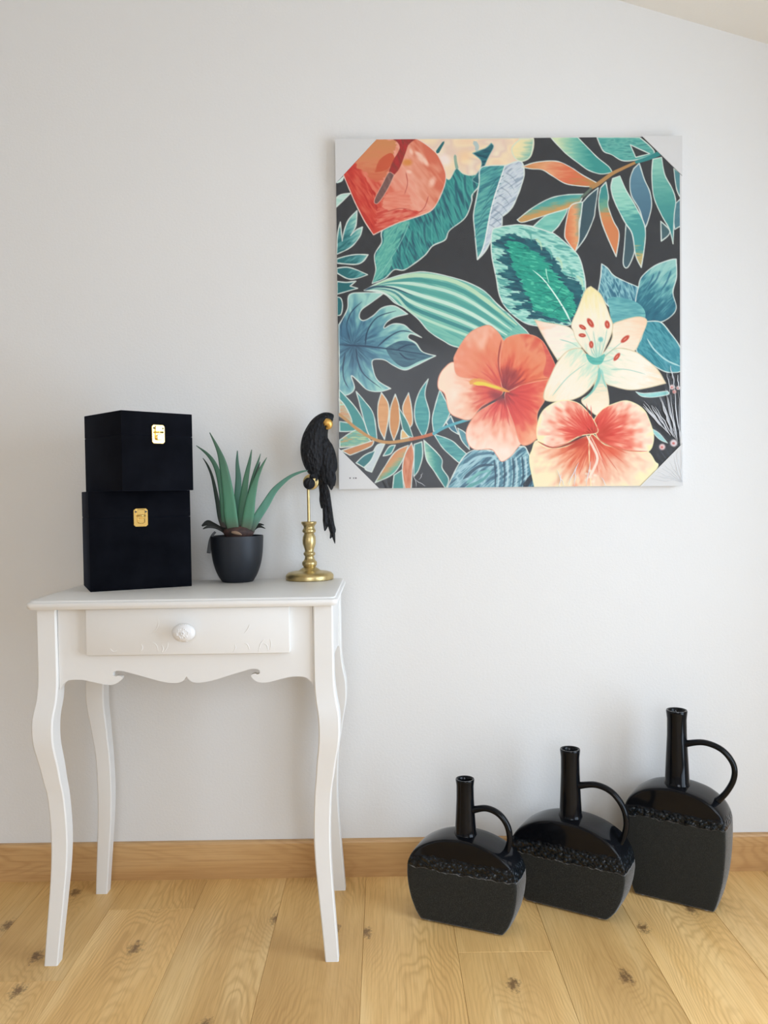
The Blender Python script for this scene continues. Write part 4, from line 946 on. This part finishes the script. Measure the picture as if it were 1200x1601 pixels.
# --- coral hibiscus
HC = (1150, 545)
RED = [(142, 44, 48), (196, 66, 58), (218, 96, 74), (228, 128, 96), (232, 150, 116), (236, 172, 142)]
PNK = [(160, 44, 48), (212, 74, 66), (222, 102, 84), (234, 160, 132), (240, 198, 174), (242, 214, 194)]
PO = (226, 150, 120)
shape([(940, 720), (1000, 660), (1150, 590), (1230, 640), (1330, 780), (1358, 850), (1260, 880), (1190, 960), (1130, 998), (1098, 960), (1060, 918), (960, 920), (912, 880), (900, 800)], Q3, PNK, PO, 0.7, rad=(HC, 98), amp=0.35, su=10)
shape([(1150, 560), (1250, 500), (1350, 470), (1440, 460), (1400, 560), (1408, 600), (1360, 690), (1358, 840), (1262, 890), (1210, 760)], Q3, [(150, 44, 46), (204, 66, 60), (216, 84, 72), (230, 136, 104), (236, 172, 136)], PO, 0.7, rad=(HC, 88), amp=0.4, su=10)
shape([(1140, 545), (1000, 640), (930, 722), (850, 712), (790, 672), (762, 560), (720, 520), (724, 450), (760, 390), (822, 352), (900, 420), (1000, 470)], Q3, [(170, 50, 50), (210, 80, 66), (218, 104, 80), (236, 180, 150), (240, 206, 182), (242, 212, 186)], PO, 0.7, rad=(HC, 104), amp=0.35, su=10)
shape([(1150, 540), (1000, 470), (850, 440), (824, 350), (832, 300), (900, 190), (960, 140), (1042, 113), (1090, 140), (1132, 192), (1180, 300), (1170, 450)], Q3, [(186, 64, 54), (214, 92, 68), (222, 116, 84), (226, 134, 98), (230, 142, 110), (234, 168, 140)], PO, 0.7, rad=(HC, 112), amp=0.4, su=10)
shape([(1150, 540), (1120, 420), (1130, 270), (1160, 200), (1240, 172), (1320, 174), (1390, 210), (1440, 290), (1480, 390), (1450, 455), (1350, 480), (1260, 500)], Q3, [(120, 40, 44), (160, 52, 50), (214, 92, 66), (224, 126, 90), (226, 140, 104), (214, 96, 76)], PO, 0.7, rad=(HC, 102), amp=0.4, su=10)
shape([(1390, 215), (1440, 290), (1480, 390), (1450, 450), (1400, 430), (1420, 330)], Q3, [(206, 86, 78), (216, 108, 90)], None, amp=0.7)
blob(990, 230, 18, 10, 1.2, Q3, (240, 196, 170), 0.6, 0.9); blob(1020, 200, 8, 20, 0.3, Q3, (244, 208, 186), 0.55, 0.9)
blob(830, 560, 13, 18, 0.2, Q3, (246, 226, 206), 0.55, 0.9); blob(1150, 930, 20, 12, 0.1, Q3, (246, 222, 206), 0.6, 0.9)
for k in range(16):
    a = math.radians(20 + k * 15.5); r0, r1 = 60, 190 + 60 * ((k * 7) % 5) / 5
    stroke([(HC[0] + r0 * math.cos(a), HC[1] + r0 * math.sin(a)), (HC[0] + (r0 + r1) / 2 * math.cos(a + 0.04), HC[1] + (r0 + r1) / 2 * math.sin(a + 0.04)), (HC[0] + r1 * math.cos(a), HC[1] + r1 * math.sin(a))], Q3, (198, 62, 58), 3.4, 0.8, 0.6)
stroke([(1130, 210), (1110, 330), (1120, 430), (1150, 520)], Q3, (150, 50, 48), 2.4, 1.6, 0.8)
stroke([(1440, 458), (1340, 470), (1240, 510)], Q3, (196, 84, 62), 1.6, 1.4, 0.8)
blob(1185, 430, 20, 13, 0.4, Q3, (146, 48, 46), 0.8, 0.8); blob(1110, 580, 22, 10, 0.5, Q3, (134, 44, 48), 0.85, 0.7)
stroke([(925, 480), (1000, 480), (1080, 510), (1180, 545)], Q3, (222, 150, 74), 11, 5, 0.95)
stroke([(950, 490), (1010, 492), (1060, 505), (1130, 525)], Q3, (226, 200, 66), 7, 3, 0.95)
for x, y in ((935, 470), (960, 465), (985, 460), (950, 505), (1010, 470), (930, 492)): blob(x, y, 2.2, 1.6, 0.4, Q3, (214, 150, 70), 0.9, 0.5)
# --- lily
LC = [(206, 222, 200), (240, 228, 208), (242, 222, 206), (238, 200, 172)]
LO = (214, 196, 158)
shape([(188, 78, S), (260, 95), (360, 112), (430, 142), (490, 255), (400, 285), (335, 340, S), (280, 250), (230, 160)], Q4, LC[::-1], LO, 0.7, ax=((200, 90), (470, 280)), amp=0.5)
shape([(600, 330), (650, 270), (690, 190), (690, 112), (760, 80), (850, 58), (902, 68), (912, 100), (880, 182), (830, 280), (740, 262)], Q4, [(190, 216, 196), (240, 226, 204), (242, 218, 192), (238, 204, 172)], LO, 0.7, ax=((610, 320), (890, 70)), amp=0.4)
shape([(590, 350), (530, 295), (460, 212), (438, 150), (426, 105), (470, 0), (515, -110), (552, -140, S), (620, -80), (672, 50), (692, 130), (650, 245)], Q4, [(176, 212, 192), (232, 224, 200), (242, 228, 204), (240, 226, 190), (236, 220, 160)], LO, 0.7, ax=((590, 340), (550, -130)), amp=0.4, ang=1.5)
shape([(600, 385), (650, 500), (664, 640), (600, 700), (540, 662), (488, 600), (560, 540)], Q4, [(150, 202, 186), (236, 218, 188), (240, 228, 204)], LO, 0.7, ax=((600, 390), (600, 690)), amp=0.4)
shape([(590, 345), (520, 300), (480, 262), (400, 280), (335, 352), (290, 440), (248, 545), (262, 602), (400, 602), (500, 562), (575, 480), (604, 390)], Q4, [(190, 216, 192), (240, 226, 200), (244, 228, 208), (240, 220, 188)], LO, 0.8, ax=((580, 340), (270, 600)), amp=0.5, ang=2.2)
shape([(598, 372), (645, 312), (720, 262), (830, 282), (905, 332), (980, 400), (1034, 490, S), (900, 522), (800, 532), (700, 510), (640, 480)], Q4, [(200, 218, 194), (242, 228, 206), (244, 230, 212), (240, 216, 184)], LO, 0.8, ax=((610, 370), (1020, 490)), amp=0.5, ang=0.3)
stroke([(605, 390), (600, 460), (560, 540), (495, 600)], Q4, (110, 184, 172), 6, 2, 0.8)
stroke([(618, 400), (632, 470), (650, 520)], Q4, (130, 194, 180), 4, 2, 0.7)
shape([(520, 298), (580, 325), (640, 300), (620, 360), (570, 368), (535, 345)], Q4, [(78, 162, 150), (110, 188, 172)], None, amp=0.8)
for pts in ([(600, 330), (608, 260), (612, 210)], [(590, 320), (580, 240), (565, 150)], [(575, 315), (555, 280), (548, 250)], [(610, 320), (640, 220), (655, 140)], [(620, 330), (680, 280), (760, 215)], [(625, 350), (670, 340), (700, 325)], [(590, 330), (540, 200), (510, 140)], [(350, 205), (420, 225), (470, 255)], [(300, 570), (400, 450), (520, 360)], [(680, 400), (780, 400), (900, 430)]):
    stroke(pts, Q4, (136, 188, 172), 1.5, 1.0, 0.7)
blob(614, 205, 5, 5, 0, Q4, (110, 182, 178), 0.9, 0.5)
for x, y, a, rx, ry in ((548, 97, 1.0, 9.5, 4.6), (497, 125, 0.55, 7.2, 3.6), (495, 178, 0.1, 6.6, 3.6), (553, 238, 1.5, 6.6, 4), (657, 108, 1.4, 7.4, 4.6), (772, 202, -0.7, 9.6, 4.2), (718, 318, -0.9, 8.6, 3.8)):
    blob(x, y, rx, ry, a, Q4, (190, 74, 58), 1.0, 0.3); blob(x, y, rx * 0.5, ry * 0.3, a, Q4, (222, 150, 126), 0.8, 0.6)
# --- yellow-edged hibiscus
H2 = (560, 840)
YE = [(176, 58, 50), (212, 80, 66), (222, 104, 86), (234, 150, 126), (240, 196, 172), (242, 222, 196), (238, 228, 170)]
YO = (238, 226, 176)
shape([(200, 862), (300, 910), (400, 895), (540, 835), (580, 960), (560, 1200, S), (190, 1200, S), (150, 1000), (168, 920)], Q4, [(190, 66, 52), (206, 88, 66), (220, 120, 88), (232, 160, 128), (238, 204, 172), (240, 224, 184)], YO, 0.8, rad=(H2, 100), amp=0.5, su=10)
shape([(540, 835), (640, 890), (760, 918), (905, 930), (962, 1000), (978, 1040), (880, 1200, S), (550, 1200, S)], Q4, [(196, 74, 58), (222, 112, 86), (228, 150, 122), (232, 176, 148), (240, 212, 182), (240, 226, 180)], YO, 0.8, rad=(H2, 106), amp=0.4, su=10)
shape([(580, 820), (565, 740), (620, 662), (700, 622), (785, 604), (880, 650), (922, 720), (955, 840), (920, 935), (800, 930), (700, 905), (620, 870)], Q4, YE, YO, 0.8, rad=(H2, 112), amp=0.5, su=10)
shape([(590, 810), (480, 832), (380, 885), (280, 912), (210, 872), (200, 780), (230, 680), (300, 622), (380, 600), (470, 620), (532, 682), (572, 740)], Q4, YE, YO, 0.8, rad=((570, 830), 104), amp=0.5, su=10)
for k in range(26):
    a = math.radians(-172 + k * 6.6); r0, r1 = 70, 200 + 55 * ((k * 5) % 7) / 7
    if -92 < math.degrees(a) < -70: continue
    stroke([(H2[0] + r0 * math.cos(a), H2[1] + r0 * 0.9 * math.sin(a)), (H2[0] + r1 * math.cos(a), H2[1] + r1 * 0.9 * math.sin(a))], Q4, (212, 74, 66), 4.0, 0.8, 0.6)
for k in range(12):
    a = math.radians(12 + k * 14); r1 = 230 + 60 * ((k * 5) % 4) / 4
    stroke([(H2[0] + 50 * math.cos(a), H2[1] + 50 * math.sin(a)), (H2[0] + r1 * math.cos(a), H2[1] + r1 * math.sin(a))], Q4, (204, 82, 62), 3.2, 0.7, 0.5)
stroke([(205, 868), (300, 908), (420, 880), (530, 830)], Q4, (170, 62, 52), 2.2, 2.0, 0.8)
stroke([(600, 855), (700, 905), (800, 930), (915, 934)], Q4, (204, 92, 72), 2.0, 1.6, 0.8)
blob(640, 800, 14, 20, 0.6, Q4, (186, 66, 52), 0.7, 0.9); blob(460, 880, 20, 9, -0.5, Q4, (178, 60, 48), 0.75, 0.8); blob(690, 940, 22, 12, 0.3, Q4, (216, 84, 58), 0.7, 0.9)
stroke([(520, 830), (560, 900), (590, 980), (560, 1060), (530, 1110)], Q4, (240, 216, 196), 4, 4, 0.95)
stroke([(545, 830), (585, 910), (620, 990)], Q4, (236, 200, 176), 2, 1.4, 0.9)
for x, y in ((520, 1080), (545, 1100), (560, 1130), (515, 1120), (540, 1060), (575, 1090)): blob(x, y, 3.6, 2.8, 0, Q4, (240, 214, 190), 0.9, 0.5)
# plain margin of the canvas
mg = np.maximum.reduce([np.clip((U - (1 - 0.0055)) / 0.0012, 0, 1), np.clip(((1 - 0.0) - V - 0.0) * 0, 0, 1)])[..., None]
IMG[:] = IMG * (1 - mg) + np.array((206, 204, 200)) * mg

# canvas front as a fine grid that carries the print
X3 = ((U - 0.5) * pw_).ravel(); Z3 = ((0.5 - V) * ph_).ravel(); Y3 = np.full(X3.shape, -CT - 0.003)
me = bpy.data.meshes.new('printed_canvas')
nv = NG * NG; nf = (NG - 1) ** 2
me.vertices.add(nv); me.vertices.foreach_set('co', np.stack([X3, Y3, Z3], 1).astype(np.float32).ravel())
i = (np.arange(NG - 1)[:, None] * NG + np.arange(NG - 1)[None, :]).ravel()
idx = np.stack([i, i + NG, i + NG + 1, i + 1], 1).astype(np.int32).ravel()
me.loops.add(nf * 4); me.loops.foreach_set('vertex_index', idx)
me.polygons.add(nf); me.polygons.foreach_set('loop_start', np.arange(nf, dtype=np.int32) * 4)
try: me.polygons.foreach_set('loop_total', np.full(nf, 4, np.int32))
except Exception: pass
me.update(calc_edges=True)
at = me.attributes.new('print', 'FLOAT_COLOR', 'POINT')
PRINT_K = 1.07
lin = np.ones((nv, 4), np.float32); lin[:, :3] = np.clip(s2l(np.clip(IMG, 0, 255).reshape(-1, 3)) * PRINT_K, 0, 0.92)
at.data.foreach_set('color', lin.ravel())
w = NT('canvas_print_ink', (0.5, 0.5, 0.5, 1), 0.7, spec=0.25)
an = w.n('ShaderNodeAttribute', attribute_name='print'); w.color(an.outputs['Color'])
pc0 = link('printed_canvas', me, w.m, art)
MB().box(-pw_ / 2 + 0.0006, pw_ / 2 - 0.0006, -CT - 0.0026, -0.001, -ph_ / 2 + 0.0006, ph_ / 2 - 0.0006).build('stretcher_frame', M_CANVAS_EDGE, art)

# cardboard corner protectors
def to_local(px, py, y):
    uv = ((px - 526.5) / 539.0, 0)
    p = on_y(px, py, y); d = p - Vector((cen.x, 0, cen.z)); c, s = math.cos(tilt), math.sin(tilt)
    return (d.x * c + d.z * s, -d.x * s + d.z * c)
hw, hh = pw_ / 2 + 0.0012, ph_ / 2 + 0.0012
yfr = -CT - 0.003
for sx, sz, a, c in ((-1, 1, (589, 220), (528, 287)), (1, 1, (1002.7, 213), (1066, 275)), (-1, -1, (593, 763), (529, 700.5)), (1, -1, (1000, 760), (1065, 693))):
    ax_ = to_local(a[0], a[1], yfr)[0]; cz_ = to_local(c[0], c[1], yfr)[1]
    tri = [(sx * hw, sz * hh), (ax_, sz * hh), (sx * hw, cz_)]
    MB().prism(tri, yfr - 0.0022, yfr - 0.0006).build('corner_protector', M_CARD, art)
# tiny printed marks on one protector
mk = MB()
for px, wd in ((547, 2.6), (552.5, 2.0), (556, 3.2)):
    x, z = to_local(px, 747.5, yfr); mk.box(x - wd / 1500, x + wd / 1500, yfr - 0.0025, yfr - 0.0021, z - 0.0016, z + 0.0016)
mk.build('printed_mark', M_INK, art)

# shrink film with creases fanning out of the lower corners and edge
nx, nz = 520, 420
sx_ = np.linspace(0, 1, nx); sz_ = np.linspace(0, 1, nz)
fx = -hw + 2 * hw * (1 - (1 - sx_) ** 1.7); fz = -hh + 2 * hh * sz_ ** 1.7; FX, FZ = np.meshgrid(fx, fz)
def fan(cx, cz, a0, a1, n, reach, amp, seed):
    r = np.random.RandomState(seed); H = np.zeros_like(FX)
    for k in range(n):
        a = a0 + (a1 - a0) * (k + r.rand() * 0.7) / n; ln = reach * (0.5 + 0.7 * r.rand())
        dx, dz = math.cos(a), math.sin(a); s = (FX - cx) * dx + (FZ - cz) * dz; d = -(FX - cx) * dz + (FZ - cz) * dx
        wdt = 0.0012 + 0.0016 * np.clip(s, 0, None) / reach
        H += amp * (0.5 + r.rand()) * np.exp(-(d / wdt) ** 2) * np.clip(s / 0.02, 0, 1) * np.clip((ln - s) / (ln * 0.4), 0, 1)
    return H
H = fan(hw + 0.03, -hh + 0.05, math.radians(95), math.radians(140), 16, 0.30, 0.0016, 1)
H += fan(hw, -hh, math.radians(100), math.radians(175), 10, 0.14, 0.0012, 2)
H += fan(0.19, -hh - 0.01, math.radians(60), math.radians(150), 8, 0.10, 0.0014, 3)
H += fan(-0.30, -hh - 0.01, math.radians(70), math.radians(120), 4, 0.07, 0.0008, 4)
V3 = np.stack([FX, yfr - 0.0030 - np.minimum(H, 0.004), FZ], -1).reshape(-1, 3)
ii = (np.arange(nz - 1)[:, None] * nx + np.arange(nx - 1)[None, :]).ravel()
F3 = np.stack([ii, ii + 1, ii + nx + 1, ii + nx], 1)
me = bpy.data.meshes.new('shrink_film'); me.from_pydata(V3.tolist(), [], F3.tolist())
fo = link('shrink_film', me, M_FILM, art, True)
fo['label'] = 'clear creased shrink film over the canvas'

# glints of film creases as painted white strips, lower corner and bottom edge
w = NT('film_glint', (0.90, 0.91, 0.93, 1), 0.3); w.p.inputs['Alpha'].default_value = 0.6
M_GLINT = w.m
glints = MB(); random.seed(8)
def glint(Q, x0, y0, x1, y1, wd):
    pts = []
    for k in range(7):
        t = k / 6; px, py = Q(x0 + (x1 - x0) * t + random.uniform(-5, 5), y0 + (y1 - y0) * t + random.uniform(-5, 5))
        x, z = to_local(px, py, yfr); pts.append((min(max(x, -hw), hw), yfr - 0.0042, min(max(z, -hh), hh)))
    glints.sweep(pts, [wd * (0.35 + math.sin(math.pi * k / 6)) for k in range(7)], 0.0003, 6)
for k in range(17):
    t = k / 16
    glint(Q4, 1132 - 95 * t + random.uniform(-6, 6), 880 - 70 * t, 1118 - 250 * t + random.uniform(-15, 15), 545 + 70 * t + random.uniform(-40, 60), random.uniform(0.0004, 0.0011))
for k in range(9): glint(Q4, 1138, 1130, 930 + 200 * k / 8, 1120 - 200 * k / 8 + random.uniform(-10, 10), random.uniform(0.0003, 0.0006))
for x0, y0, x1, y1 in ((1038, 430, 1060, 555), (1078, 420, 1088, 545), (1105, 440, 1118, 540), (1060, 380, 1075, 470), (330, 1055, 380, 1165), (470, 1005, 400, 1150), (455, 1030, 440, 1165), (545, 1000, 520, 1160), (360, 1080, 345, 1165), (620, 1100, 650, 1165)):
    glint(Q4, x0, y0, x1, y1, random.uniform(0.0005, 0.0010))
for x0, y0, x1, y1 in ((560, 1080, 580, 1160), (620, 1070, 600, 1120), (575, 1120, 640, 1160)): glint(Q3, x0, y0, x1, y1, 0.0005)
fq = glints.build('film_glints', M_GLINT, art, True); fq['kind'] = 'stuff'; fq['label'] = 'painted white glints along creases of the shrink film'
